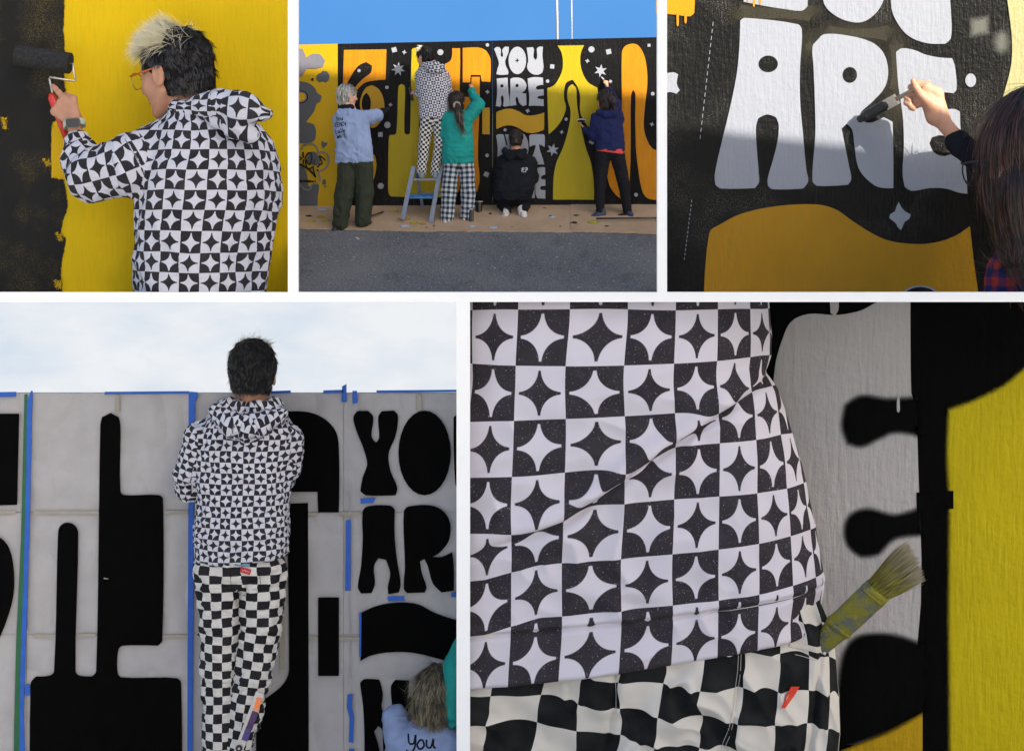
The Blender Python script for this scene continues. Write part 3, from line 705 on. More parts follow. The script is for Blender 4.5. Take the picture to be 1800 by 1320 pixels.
# dried paint on the cardboard and the road
def splat(x, y, rx, ry, mat, lab, up=.034, n=16):
    a = np.linspace(0, 2*np.pi, n, endpoint=False); r = 1 + RNG.normal(0, .12, n)
    up = (.012 if x < 765 else .020 if x < 1004 else .028) + .005
    vv = [gp(x, y, up + .001)] + [gp(x + rx*r[i]*math.cos(a[i]), y + ry*r[i]*math.sin(a[i]), up) for i in range(n)]
    o = mesh('paint_splat', vv, [(0, i+1, (i+1) % n + 1) for i in range(n)], mat, loc=gp(x, y, up), col=[1.0] + [0.0]*n); tag(o, lab, 'paint splat', 'paint splats on the cardboard')
SPm = {n_: paint('splat_' + n_, c_, .5, .1, feather=True, grain=45, gamp=.9, edge=(.12, .40), bump=.1) for n_, c_ in (('yellow', (.30, .27, .012)), ('orange', (.34, .17, .015)), ('white', (.30, .34, .40)), ('black', (.008, .008, .01)))}
for x, y, rx, ry, c, lab in ((548,391,9,2.6,'yellow',0),(572,390,8,3,'yellow',0),(563,384,8,3,'orange',0),(543,382,7,2,'black',0),(565,371,14,3,'white',0),(693,373,9,2.6,'yellow',0),(709,387,13,3.2,'orange',0),(728,394,9,3,'yellow',0),(743,396,7,2.3,'orange',0),(712,400,12,3.6,'white',0),(730,400,5,2,'yellow',0),
        (756,391,8,1.6,'white',0),(831,401.5,9,2.7,'white','round pale blue white paint puddle in front of the black spray can'),(868,404,11,3.2,'white',0),(971,385,9,3,'white',0),(1013,383,7,1.6,'black',0),(1009,396,8,2.5,'black',0),(1042,395,14,3,'yellow',0),(968,383,5,1.4,'black',0),(957,369,4,1,'black',0),(978,358.5,40,1.3,'white','long streak of white paint along the foot of the mural'),(1020,362,30,1.2,'yellow',0),(842,362,12,1.5,'yellow',0),(1066,402,5,1.6,'black',0),(652,365,5,1.4,'black',0),(750,402,2.5,1,'black',0),(763,399,2.5,1,'black',0),(862,379,4,1.5,'black',0),(630,410+4,.1,.1,'yellow',0),(900,402,2,.8,'black',0),(985,401,3,1.1,'black',0),(1093,382,9,2,'black',0)):
    if rx < 1: continue
    near = min(((610, 'the olive trousers'), (545, 'the yellow mural panel'), (728, 'the stepladder'), (800, 'the plaid trousers'), (842, 'the bucket'), (900, 'the kneeling person'), (975, 'the lime yellow bottle shape'), (1040, 'the navy shoes'), (1095, 'the navy shoes')), key=lambda q: abs(q[0] - x))[1]
    size = 'tiny' if rx < 4.5 else 'small' if rx < 8 else 'wide'
    splat(x, y, rx, ry, SPm[c], lab or f'{size} {c} paint splat on the cardboard near {near}')
_fl = []
for x, y, r in ((627,419,3),(630,421,2.5),(728,443,1.8),(1002,429,1.6),(979,453,2.2),(993,461,1.6),(1001,478,1.7),(1071,457,1.5),(895,421,1.4),(700,420,1.4),(870,472,1.4),(1085,432,1.3),(1110,434,1.5),(1030,471,1.2),(640,452,1.2),(570,451,1.5)):
    _fl.append((x, y, r))
_v, _f = [], []
for x, y, r in _fl:
    b = len(_v)
    for i in range(7): _v.append(gp(x + r*math.cos(i*.9)*RNG.uniform(.6, 1.2), y + .5*r*math.sin(i*.9)*RNG.uniform(.6, 1.2), .006))
    _f.append(tuple(range(b, b+7)))
fl = mesh('paint_flecks', _v, _f, simple('pale_fleck', (.35, .34, .22), .6)); fl['kind'] = 'stuff'; fl['label'] = 'tiny pale paint flecks scattered on the asphalt'
# sky behind the wall and two white poles
def sky_mat(name, c0, c1, scale, lo, hi, stretch=(1, 1, 1), strength=1.0):
    t = NT(name); t.t.nodes.remove(t.b); e = t.n('ShaderNodeEmission')
    n = t.noise(scale, 6, .55, stretch=stretch); t.lk(t.mix(t.ramp(n, lo, hi), c0, c1), e.inputs[0]); e.inputs[1].default_value = strength
    t.lk(e.outputs[0], t.out.inputs[0]); return t.m
BS = Bay(5.0)
sk = mesh('sky', *px_box(BS, 480, 1200, -120, 200, .05), sky_mat('clear_sky', (.044, .145, .34), (.054, .16, .35), .35, .3, .7)); sk['kind'] = 'structure'
BP = Bay(3.2); M_pole = simple('galvanised_pole', (.30, .30, .31), .4, .05, metal=.2)
for (x0, x1, lab) in ((977.5, 981.5, 'thicker pale metal pole rising behind the mural wall'), (1003.5, 1006.5, 'thinner pale metal pole rising behind the mural wall')):
    r = 2.2 if x0 < 1000 else 1.3
    v, f = tube([BP.p(x0, -60), BP.p((x0+x1)/2, 40), BP.p(x1, 300)], r*BP.k, 12); o = mesh('metal_pole', v, f, M_pole, smooth=True, loc=BP.p(x1, 300)); tag(o, lab, 'pole', 'poles behind the mural')

# ============================================================ bay 3: close view of the white letters
def y3(p): return zc(p, 1165, 0, 2.5386)
K3 = paint('glossy_black_paint', (.003, .003, .0033), .36, .2, speck=((.30, .29, .25), .55, 80, 1.2), bump=.7, streak=26, spec=.14, bd=.02)  # pale flecks in this black imitate sun glints
W3 = paint('letter_white_paint', (.215, .232, .275), .6, .03, bump=.55, streak=22, bd=.02)
O3 = paint('letter_ochre_paint', (.29, .15, .006), .5, .08, bump=.8, streak=22, wash=((.24, .14, .015), .5), bd=.02)
OR3 = paint('bright_orange_paint', (0.3750, 0.1725, 0.0030), .45, .05); P3 = paint('glare_paled_yellow_paint', (0.2700, 0.2550, 0.1200), .3, .08, bump=.8, streak=22, spec=.7)  # P3 is yellow paint, paled so its colour carries the sun glare
G3 = paint('overspray_grey', (.022, .02, .013), .5, .2, feather=True, edge=(.15, 1.05), gamp=.9, grain=60); G3b = paint('glare_paled_grey', (.085, .088, .08), .5, .1, feather=True, edge=(.1, .9), grain=90)  # G3b puts the glare on the white squares into a flat pale grey
w3 = thing('mural_wall', 'black mural wall with big white letters above an ochre wave', 'wall', B3.p(1490, 524))
mesh('wall_panel', *px_box(B3, 1164, 2120, -28, 524, .1), K3, w3)
S3 = lambda name, pts, mat, layer=1, **kw: shape(name, B3, y3(pts), mat, w3, layer, **kw)
for c in ((500,60,190,35),(870,150,170,40),(655,210,40,60),(655,800,60,50),(1040,300,40,140),(1060,480,60,60)): S3('overspray_haze', ell(*c), G3, 1, smooth=False, feather=46)
S3('painted_letter', [(345,95),(365,82),(600,110),(620,135),(612,300),(612,450),(625,600),(640,760),(648,810),(625,842),(490,845),(470,830),(468,800),(490,720),(510,640),(517,560),(505,525),(465,512),(425,530),(415,570),(420,680),(428,780),(428,815),(410,840),(260,842),(235,825),(232,780),(262,640),(300,480),(330,330),(342,200)], W3, 2)
S3('letter_hole', ell(470, 287, 43, 37), K3, 3, smooth=False)
S3('painted_letter', [(690,180),(720,155),(820,160),(930,190),(985,240),(1005,320),(990,390),(940,450),(885,500),(878,520),(900,545),(935,548),(985,525),(1025,545),(1028,700),(1028,840),(960,835),(900,790),(870,740),(855,650),(845,580),(820,553),(797,575),(810,640),(830,740),(840,800),(825,825),(690,830),(668,812),(668,760),(680,600),(678,450),(672,300),(668,210)], W3, 2)
S3('letter_hole', ell(834, 336, 32, 35), K3, 3, smooth=False)
S3('painted_letter', [(1040,235),(1065,218),(1120,225),(1170,245),(1230,258),(1290,262),(1303,300),(1310,400),(1295,418),(1250,415),(1215,440),(1205,470),(1240,490),(1300,488),(1325,500),(1330,610),(1345,700),(1355,790),(1358,865),(1320,860),(1260,842),(1190,840),(1110,852),(1080,835),(1070,780),(1075,650),(1070,520),(1050,380)], W3, 2)
S3('letter_hole', [(1190,640),(1200,615),(1235,605),(1275,615),(1300,640),(1360,650),(1360,690),(1300,685),(1250,697),(1210,680)], K3, 3)
S3('painted_letter', [(360,-70),(650,-70),(645,30),(620,50),(540,42),(450,28),(360,10)], W3, 2); S3('painted_letter', [(705,-70),(720,20),(760,65),(820,95),(890,100),(950,60),(985,0),(992,-70)], W3, 2); S3('painted_letter', [(1018,-70),(1020,40),(1050,110),(1100,165),(1180,195),(1260,197),(1285,170),(1285,60),(1275,-70)], W3, 2)
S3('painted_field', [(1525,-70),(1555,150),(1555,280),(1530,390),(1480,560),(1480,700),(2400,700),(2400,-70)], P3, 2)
S3('painted_field', [(-30,-70),(145,-70),(140,60),(120,75),(60,68),(-30,60)], OR3, 2)
for x, l in ((66,120),(101,108)): S3('paint_drip', [(x-5,60),(x+5,60),(x+4,l-6),(x,l),(x-4,l-6)], OR3, 3)
for x, l in ((378,12),(406,34),(433,25)): S3('paint_drip', [(x-5,-20),(x+5,-20),(x+4,l-6),(x,l),(x-4,l-6)], OR3, 3)
S3('painted_star', [(10,330),(50,325),(68,335),(62,375),(75,405),(60,420),(30,412),(10,420)], W3, 2)
S3('painted_star', [(1052,903),(1064,925),(1082,945),(1105,957),(1100,975),(1080,990),(1070,1010),(1062,1027),(1050,1015),(1038,995),(1012,975),(1015,958),(1034,945),(1042,925)], W3, 2)
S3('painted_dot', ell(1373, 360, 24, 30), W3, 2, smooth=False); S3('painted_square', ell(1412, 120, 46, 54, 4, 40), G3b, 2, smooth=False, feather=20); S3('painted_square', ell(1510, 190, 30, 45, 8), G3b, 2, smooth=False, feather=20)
S3('painted_wave', [(208,1040),(260,1000),(350,955),(500,922),(680,913),(770,935),(850,990),(930,1040),(1010,1075),(1130,1090),(1230,1080),(1310,1050),(1370,1010),(1385,1150),(1410,1330),(183,1330)], O3, 2)
S3('painted_ring', ell(1148, 1345, 96, 72), W3, 3, smooth=False); S3('painted_ring', ell(1148, 1345, 86, 64), K3, 4, smooth=False)
for x0, y0, x1, y1, n in ((225,95,165,630,17),(130,890,95,1165,14)):
    for i in range(n):
        a, b = (i+.15)/n, (i+.72)/n
        S3('chalk_dash', [(x0+(x1-x0)*a-1, y0+(y1-y0)*a), (x0+(x1-x0)*a+1, y0+(y1-y0)*a), (x0+(x1-x0)*b+1, y0+(y1-y0)*b), (x0+(x1-x0)*b-1, y0+(y1-y0)*b)], W3, 1, smooth=False)

# ============================================================ bay 4: paper stencils taped over the wall
def y4(p): return zc(p, 0, 525, 1.661)
t = NT('grey_stencil_paper'); t.b.inputs['Roughness'].default_value = .75
n1, n2, n3 = t.noise(2.2, 5), t.noise(11, 4, .6, stretch=(1, 1, .6)), t.noise(50, 3)
t.base(t.mix(t.ramp(n1, .3, .7), (.315, .308, .322), (.375, .367, .382))); cr = t.math('ABSOLUTE', t.math('SUBTRACT', t.noise(1.1, 1, .4, w=5, stretch=(1.5, 1, .8)), .5)); cr2 = t.math('ABSOLUTE', t.math('SUBTRACT', t.noise(3.2, 1, .4, w=8), .5))
t.lk(t.bump(n2, .15, .02, t.bump(cr2, .45, .07, t.bump(cr, 1.0, .26))), t.b.inputs['Normal']); M_paper = t.m
INK4 = simple('stencil_black', (.002, .002, .0022), .8, .2, spec=.03)
BL4 = simple('blue_painters_tape', (.003, .08, .42), .6, .12, 9); GN4 = simple('green_tape', (.004, .09, .03), .6, .1); MK4 = simple('masking_tape', (.27, .25, .215), .7, .06, 9)
w4 = thing('stencil_wall', 'wall covered in grey paper with black letter stencils and blue tape', 'wall', B4.p(400, 1480))
mesh('wall_panel', *px_box(B4, -320, 813, 692, 1490, .1, 8), M_paper, w4)
xs4 = [-318, -45, 47, 337, 604, 812]; ys4 = [691, 900, 1115, 1488]
for i in range(5):
    for j in range(3):
        a, b = xs4[i] + .3, xs4[i+1] - .3; c, d = ys4[j] + .3, ys4[j+1] - .3
        nx, ny = max(6, int((b-a)/9)), max(6, int((d-c)/9)); X, Y = np.meshgrid(np.linspace(a, b, nx), np.linspace(c, d, ny))
        P3d = np.stack([X/55, Y/70 + i*5, np.full_like(X, j*7.0)], -1); h = 1 - np.abs(vnoise(P3d*np.array([1.3, .8, 1]) + vnoise(P3d*.7)[..., None]*.8))*2
        h = h*.9 + vnoise(P3d*3)*.4
        if j == 2: h *= .6
        vv = np.stack([X.ravel(), (h*1.1).ravel(), -Y.ravel()], -1)
        ff = [(r*nx+q, (r+1)*nx+q, (r+1)*nx+q+1, r*nx+q+1) for r in range(ny-1) for q in range(nx-1)]
        mesh('paper_sheet', B4.q(vv), ff, M_paper, w4, smooth=True)
S4 = lambda name, pts, mat=INK4, layer=9, **kw: shape(name, B4, y4(pts), mat, w4, layer, **kw)
for p in ([(-60,335),(58,335),(52,600),(-60,603)], [(-60,690),(0,695),(30,730),(43,800),(40,870),(20,940),(0,990),(-60,1010)],
    [(295,370),(300,345),(325,333),(348,345),(353,370),(353,560),(365,572),(465,572),(477,585),(475,995),(462,1010),(360,1010),(347,1022),(345,1090),(358,1103),(515,1105),(530,1120),(532,1590),(90,1590),(92,1120),(108,1100),(145,1098),(160,1085),(172,680),(180,660),(200,652),(222,662),(230,685),(222,1085),(235,1098),(270,1100),(283,1085)],
    [(700,335),(880,328),(940,345),(980,385),(990,440),(990,622),(930,622),(928,562),(700,562)], [(838,597),(900,595),(903,1590),(746,1590),(750,1180),(790,1155),(830,1120),(845,1080)], [(930,870),(990,870),(990,1098),(930,1098)],
    [(1033,345),(1045,327),(1075,327),(1090,345),(1085,400),(1098,420),(1108,405),(1105,345),(1115,328),(1150,326),(1162,340),(1155,400),(1135,450),(1140,500),(1160,550),(1155,572),(1070,572),(1053,560),(1060,520),(1073,480),(1060,430),(1042,385)],
    [(1325,345),(1345,330),(1348,560),(1330,540)],
    [(1060,620),(1075,605),(1140,603),(1153,615),(1152,680),(1158,750),(1170,830),(1165,855),(1135,860),(1133,840),(1140,800),(1128,760),(1105,755),(1092,780),(1095,830),(1085,857),(1055,858),(1046,840),(1055,780),(1060,700)],
    [(1180,620),(1195,605),(1270,605),(1310,640),(1312,700),(1285,738),(1262,752),(1290,752),(1320,738),(1325,780),(1325,850),(1290,855),(1265,830),(1250,780),(1240,757),(1226,765),(1232,800),(1245,840),(1240,855),(1190,857),(1180,845),(1183,780)],
    [(1055,915),(1100,895),(1160,885),(1220,890),(1270,915),(1330,935),(1348,935),(1348,1078),(1330,1065),(1270,1045),(1200,1030),(1130,1030),(1080,1040),(1053,1055)],
    [(1052,1120),(1065,1108),(1108,1110),(1118,1150),(1115,1195),(1132,1217),(1148,1200),(1142,1130),(1155,1110),(1195,1112),(1190,1165),(1250,1120),(1345,1150),(1345,1590),(1120,1590),(1118,1260),(1105,1243),(1092,1260),(1110,1330),(1112,1590),(1060,1590),(1065,1320),(1062,1200)]):
    S4('stencil_letter', p)
S4('stencil_letter', ell(1240, 449, 76, 123), smooth=False)
S4('marker_mark', [(305,812),(318,814),(318,817),(305,815)], MK4, 10)
def tape4(p, mat=BL4, nm='tape_strip', layer=11): S4(nm, p, mat, layer, smooth=False)
for x0, x1, y0, y1 in ((-60,50,273,287),(308,555,271,278),(790,850,269,276),(945,1003,267,275),(1100,1345,267,273)): tape4([(x0,y0),(x1,y0-2),(x1,y1-2),(x0,y1)])
tape4([(93,268),(98,268),(96,330),(88,700),(80,950),(72,1200),(75,1330),(72,1590),(58,1590),(60,1300),(62,1100),(72,800),(80,500),(82,300)])
tape4([(74,278),(82,278),(80,500),(72,800),(62,1100),(58,1590),(40,1590),(44,1250),(50,1000),(64,700),(70,450)], GN4, layer=10)
tape4([(553,274),(571,274),(568,600),(565,1000),(563,1590),(548,1590),(550,1000),(552,600)]); tape4([(556,270),(578,272),(576,298),(562,296)], layer=12)
for p in ([(1000,255),(1012,248),(1013,300),(998,300)], [(1030,268),(1043,268),(1044,303),(1031,306)], [(1011,645),(1025,643),(1024,850),(1009,850)], [(1053,582),(1097,580),(1090,594),(1054,596)], [(1132,867),(1180,866),(1183,879),(1134,880)],
          [(1016,1152),(1030,1150),(1028,1190),(1034,1215),(1032,1292),(1020,1290),(1022,1220),(1014,1190)], [(78,1122),(90,1122),(90,1154),(77,1154)], [(1050,916),(1056,912),(1055,1042),(1050,1042)], [(1318,855),(1345,853),(1345,868),(1318,868)], [(1020,1310),(1035,1310),(1034,1420),(1020,1420)]): tape4(p)
for x0, x1, y in ((100,290,623),(480,550,622),(990,1055,626),(0,48,622),(820,925,628),(230,282,980),(478,550,984),(100,165,982),(905,928,988),(990,1052,990)): tape4([(x0,y-5),(x1,y-5),(x1,y+5),(x0,y+5)], MK4, layer=7, nm='masking_tape_strip')
for x, y0, y1 in ((345,280,330),(1225,280,326),(825,600,1080)): tape4([(x-8,y0),(x+6,y0),(x+6,y1),(x-8,y1)], MK4, layer=7, nm='masking_tape_strip')
for x, y0, y1 in ((1017,560,640),(1019,860,1110)): stroke('paper_fold', B4, y4([(x,y0),(x+4,(y0+y1)/2),(x+3,y1)]), 1.0, M_paper, w4, 8)
BS4 = Bay(4.5)
sk = mesh('sky', *px_box(BS4, -420, 813, 380, 900, .05), sky_mat('cloudy_sky', (.285, .32, .362), (.362, .37, .382), .5, .36, .62, (1, 1, 2.2))); sk['kind'] = 'structure'

# ============================================================ bay 5: wall behind the close-up
def y5(p): return zc(p, 820, 525, 1.66)
K5 = paint('black_spray_paint', (.0025, .0025, .0025), .6, .2, feather=True, bump=.6, streak=13, spec=.03, edge=(.15, .85), bd=.03); K5w = paint('black_wall_paint', (.0022, .0022, .0025), .6, .2, bump=.6, streak=13, spec=.03, bd=.03)
G5 = paint('grey_white_paint', (.40, .385, .385), .6, .04, bump=.9, streak=13, bd=.035); Y5 = paint('sprayed_yellow_paint', (.46, .37, .003), .5, .05, feather=True, bump=.9, streak=13, bd=.035); O5 = paint('ochre_spray_paint', (.42, .26, .005), .5, .06, bump=.9, streak=13, bd=.035)
w5 = thing('mural_wall', 'roughly painted wall in grey black and yellow behind the paintbrush', 'wall', B5.p(1313, 1480))
mesh('wall_panel', *px_box(B5, 814, 2120, 531, 1490, .1), K5w, w5)
S5 = lambda name, pts, mat, layer=1, **kw: shape(name, B5, y5(pts), mat, w5, layer, **kw)
S5('painted_letter', [(880,500),(900,200),(925,110),(950,65),(1000,45),(1080,48),(1150,35),(1200,10),(1295,-15),(1297,270),(1305,300),(1315,400),(1315,1010),(1200,1300),(880,1300)], G5, 1, corner=60)
S5('painted_letter', [(1040,1420),(1060,1330),(1200,1270),(1330,1205),(1330,1560),(1040,1560)], O5, 2)
for p in ([(1320,285),(1230,292),(1150,283),(1105,310),(1095,370),(1110,420),(1150,432),(1200,410),(1250,390),(1320,400)], [(1330,605),(1250,630),(1170,612),(1120,630),(1102,670),(1112,720),(1150,752),(1200,745),(1250,700),(1330,690)], [(1340,1010),(1270,985),(1200,975),(1130,990),(1095,1050),(1080,1200),(1080,1320),(1120,1305),(1230,1262),(1340,1200)]):
    S5('painted_blob', p, K5, 3, feather=16)
S5('painted_field', [(2140,60),(1850,90),(1640,200),(1570,255),(1480,300),(1410,325),(1405,450),(1412,600),(1410,900),(1416,1590),(2140,1590)], Y5, 1, feather=22)
S5('black_mark', [(1312,565),(1420,560),(1420,612),(1314,618)], K5w, 3)
S5('paint_drip', [(1256,285),(1262,285),(1263,325),(1259,332),(1255,325)], G5, 5); S5('paint_drip', [(1060,0),(1085,0),(1085,30),(1075,50),(1062,42)], G5, 3)
# ============================================================ people
def skin_mat(name, c):
    t = NT(name); t.b.inputs['Roughness'].default_value = .5; t.b.inputs['Specular IOR Level'].default_value = .3
    n = t.noise(14, 4); n2 = t.noise(70, 3)
    col = t.mix(t.ramp(n, .3, .7), tuple(x*.88 for x in c), (c[0]*1.06, c[1], c[2]*.98)); t.base(t.mix(t.ramp(n2, .6, .75, 0, .25), col, (c[0]*.75, c[1]*.55, c[2]*.5)))
    t.b.inputs['Subsurface Weight'].default_value = .08; t.b.inputs['Subsurface Radius'].default_value = (.06, .02, .01)
    return t.m
SKIN = skin_mat('warm_skin', (.44, .235, .155)); SKINp = skin_mat('pale_skin', (.50, .29, .21))
DARKH = hair_mat('dark_hair', (.006, .0055, .006), (.028, .028, .031), spec=.25); DARKC = simple('dark_hair_base', (.006, .0055, .006), .7, .2, spec=.1)
BLOND = hair_mat('bleached_hair', (.30, .27, .17), (.62, .57, .40), split=(0, .6)); GREYC = simple('grey_hair_base', (.10, .10, .10), .6, .3)
ASH = hair_mat('ash_blond_hair', (.16, .16, .16), (.55, .55, .52), split=(0, .8)); BROWN = hair_mat('brown_hair', (.012, .008, .007), (.045, .028, .022)); BROWNC = simple('brown_hair_base', (.014, .009, .008), .55, .2, spec=.3)
STAR = fabric('star_check_cotton', 'star', (.020, .018, .023), (.49, .495, .57)); CHECK = fabric('checkerboard_cotton', 'check', (.010, .010, .013), (.52, .51, .50))
def cloth(name, c, rough=.9, var=.12, scale=5): return simple(name, c, rough, var, scale, bump=.15, bscale=300, spec=.12)

def hair_cap(bay, c, H, R, cell, nape=-.27, grow=1.0, face=True, ear=True, extra=None):
    w = lambda x, y, z: np.asarray(c) + H*(R @ np.array([x, y, z]))
    m = .75*H
    S = Sculpt(np.asarray(c) - m, np.asarray(c) + m, cell)
    S.ell(w(0, -.08, .15), np.array((.36, .45, .40))*H*grow, .02*H, 'add', R); S.ell(w(0, -.16, -.08), np.array((.315, .36, .34))*H*grow, .05*H, 'add', R)
    if extra: extra(S, w)
    if face: S.ell(w(0, .50, -.10), np.array((.40, .37, .45))*H, .04*H, 'sub', R)
    if ear:
        for s in (-1, 1): S.ell(w(s*.36, .03, -.09), np.array((.12, .14, .16))*H, .02*H, 'sub', R)
    S.cut(w(0, 0, nape), -R[:, 2] + .35*R[:, 1]*0, .02*H)
    return S, w
def hair(bay, root, c, H, R, base, strand_mat, n, cell, length=.16, width=.009, lift=.25, nape=-.27, seed=1, name='hair', flow=None, jit=.35, bump=.05, ear_clear=True, **kw):
    S, w = hair_cap(bay, c, H, R, cell, nape, **kw)
    Vv, Q = S.skin(1); Vv = folds(Vv, Q, bump*H, .12*H, (1, 1, 1.4), True, seed)
    o = mesh(name, bay.q(Vv), Q, base, root, smooth=True)
    up, fw, crown = R[:, 2], R[:, 1], w(0, -.1, .52)
    def fl(P, N):
        d = P - crown; d = d/(np.linalg.norm(d, axis=1, keepdims=True)+1e-6); return d*1.0 - up*.35
    strands('hair_strands', bay, Vv, Q, strand_mat, o, n, length*H, width*H, flow or fl, lift, seed=seed, jit=jit, inset=.01*H, wrap=length/.42, clump=.10*H, sel=lambda P, N: np.abs(((P - c) @ R)[:, 0])/H < .9 if not ear_clear else ~((((P - c) @ R)[:, 2]/H < .12) & (((P - c) @ R)[:, 1]/H > -.10)))
    return o, Vv, Q, w
def glasses(bay, root, c, H, R, m_frame, m_rim, r=.11):
    w = lambda x, y, z: np.asarray(c) + H*(R @ np.array([x, y, z]))
    v, f = tube([w(-.03, .47, .03), w(0, .485, .04), w(.03, .47, .03)], .007*H, 6); g = mesh('glasses', bay.q(np.array(v)), f, m_rim, root, smooth=True)
    for s in (-1, 1):
        v, f = tube([w(s*.135 + r*math.cos(a), .47 - .04*abs(math.cos(a)), .0 + r*.9*math.sin(a)) for a in np.linspace(0, 2*np.pi, 25)], .006*H, 6); mesh('rim', bay.q(np.array(v)), f, m_rim, g, smooth=True)
        v, f = tube([w(s*.25, .44, .05), w(s*.32, .2, .05), w(s*.345, -.02, .06), w(s*.35, -.09, .0)], .011*H, 6); mesh('temple', bay.q(np.array(v)), f, m_frame, g, smooth=True)
    return g
def shoe(S, heel, toe, r, k=1.5, up=1.0):
    heel, toe = np.asarray(heel, float), np.asarray(toe, float); mid = heel*.45 + toe*.55
    S.cone(heel + (0, 0, r*.7), mid + (0, 0, r*.75), r*.85, r*.95, k); S.cone(mid + (0, 0, r*.7), toe + (0, 0, r*.55), r*.95, r*.6, k); S.cone(heel + (0, 0, r*.9), heel + (0, 0, r*1.9*up), r*.8, r*.7, k)
    S.cut((0, 0, min(heel[2], toe[2])), (0, 0, -1), .3)
def figure(bay, sp):
    """person: one body mesh under clothes; all measures in photograph pixels"""
    base = bay.p(*sp['base']); root = thing('person', sp['label'], 'person', base)
    cell = sp.get('cell', 1.2); c = np.array(V(*sp['head'][0])); H, yaw, pitch = sp['head'][1:4]; roll = sp['head'][4] if len(sp['head']) > 4 else 0
    R = frame(rad(yaw), rad(pitch), rad(roll)); nb = V(*sp['neck'])
    rows = [(x, d, -y, rx, rd) for x, y, d, rx, rd in sp['torso']]; tyaw = rad(sp.get('tyaw', 0))
    allp = [c + H*.7, c - H*.7, nb]
    for ch in sp.get('arms', []): allp += [V(*p) for p in ch['pts']] + ([V(*ch['hand'][0]) + ch['hand'][3]*np.array(x) for x in ((1,1,1),(-1,-1,-1))] if ch.get('hand') else [])
    for ch in sp.get('legs', []): allp += [V(*p) for p in ch['pts']]
    for r in rows: allp += [np.array([r[0]-r[3], r[1]-r[4], r[2]]), np.array([r[0]+r[3], r[1]+r[4], r[2]])]
    A = np.array(allp); lo, hi = A.min(0) - H*.25, A.max(0) + H*.25
    # body
    S = Sculpt(lo, hi, sp.get('bcell', cell)); head(S, c, H, R, nb, sp.get('neck_r'))
    S.loft([(x, d, z, rx*.72, rd*.72) for x, d, z, rx, rd in rows], 4, yaw=tyaw); S.cone(nb, (rows[0][0] if False else np.mean([r[0] for r in rows]), np.mean([r[1] for r in rows]), max(r[2] for r in rows)), .2*H, .2*H, 4)
    for ch in sp.get('arms', []):
        P = [V(*p) for p in ch['pts']]
        for i in range(len(P)-1): S.cone(P[i], P[i+1], ch['r'][i]*.6, ch['r'][i+1]*.6, 3)
        if ch.get('hand'):
            wr, a, n, L, curl, th = ch['hand'][:6]; ex = ch['hand'][6] if len(ch['hand']) > 6 else {}
            S.cone(P[-1], V(*wr), ch['r'][-1]*.62, .15*L, 2); S.cone(V(*wr), V(*wr) + np.array(a)/np.linalg.norm(a)*L*.1, .14*L, .13*L, 2)
            if ch.get('hand_fn'): ch['hand_fn'](S)
            else: ch['tips'] = hand(S, V(*wr), a, n, L, curl, th, **ex)
    for ch in sp.get('legs', []):
        P = [V(*p) for p in ch['pts']]
        for i in range(len(P)-1): S.cone(P[i], P[i+1], ch['r'][i]*.62, ch['r'][i+1]*.62, 3)
    body, bV, bQ = sculpt_obj('body', bay, S, sp.get('skin', SKIN), root)
    # top
    out = {'root': root, 'R': R, 'c': c, 'H': H, 'bay': bay, 'body': (bV, bQ)}
    S = Sculpt(lo, hi, cell); S.loft(rows, 5, yaw=tyaw, power=sp.get('power', 2.2)); kk = sp.get('k', 5)
    for ch in sp.get('arms', []):
        P = [V(*p) for p in ch['sleeve']] if 'sleeve' in ch else [V(*p) for p in ch['pts']]
        rr = ch.get('sr', ch['r'])
        for i in range(len(P)-1): S.cone(P[i], P[i+1], rr[i], rr[i+1], kk)
        if ch.get('cuff', True):
            ax = P[-1] - P[-2]; ax /= np.linalg.norm(ax); S.cone(P[-1] - ax*rr[-1]*.5, P[-1] + ax*rr[-1]*.1, rr[-1]*1.02, rr[-1]*1.02, 1)
    for h in sp.get('hood', []): S.cone(V(*h[0]), V(*h[1]), h[2], h[3], h[4] if len(h) > 4 else 2.5)
    for h in sp.get('hood_sub', []): S.cone(V(*h[0]), V(*h[1]), h[2], h[3], 1.5, 'sub')
    zs = [r[2] for r in rows]
    if sp.get('hem_cut'): S.cut((rows[0][0], 0, min(zs)), (sp['hem_cut'], 0, -1), .5)
    charts = None
    if sp.get('print'):
        charts = [dict(kind='torso', c=None, yaw=tyaw, r=sp['print']['r'], z=[r[2] for r in sorted(rows, key=lambda r: r[2])], cx=[r[0] for r in sorted(rows, key=lambda r: r[2])], cd=[r[1] for r in sorted(rows, key=lambda r: r[2])], u0=sp['print'].get('u0', 0), v0=sp['print'].get('v0', 0), tilt=sp['print'].get('tilt', 0))]
        for ch in sp.get('arms', []): charts.append(dict(kind='limb', pts=[V(*p) for p in ch['pts']], r=ch['r'], bias=ch.get('bias', 3), u0=.3, v0=.2))
        for hch in sp['print'].get('hood', []): charts.append(dict(kind='limb', pts=[V(*p) for p in hch['pts']], r=hch['r'], bias=hch.get('bias', -2), u0=hch.get('u0', .5), v0=0, ref=hch.get('ref', (0, -1, 0))))
    o, tV, tQ = sculpt_obj(sp.get('top_name', 'hoodie'), bay, S, sp['top'], root, sp.get('fold'), charts, sp['print']['cell'] if sp.get('print') else 1)
    out['top'] = o; out['topg'] = (tV, tQ)
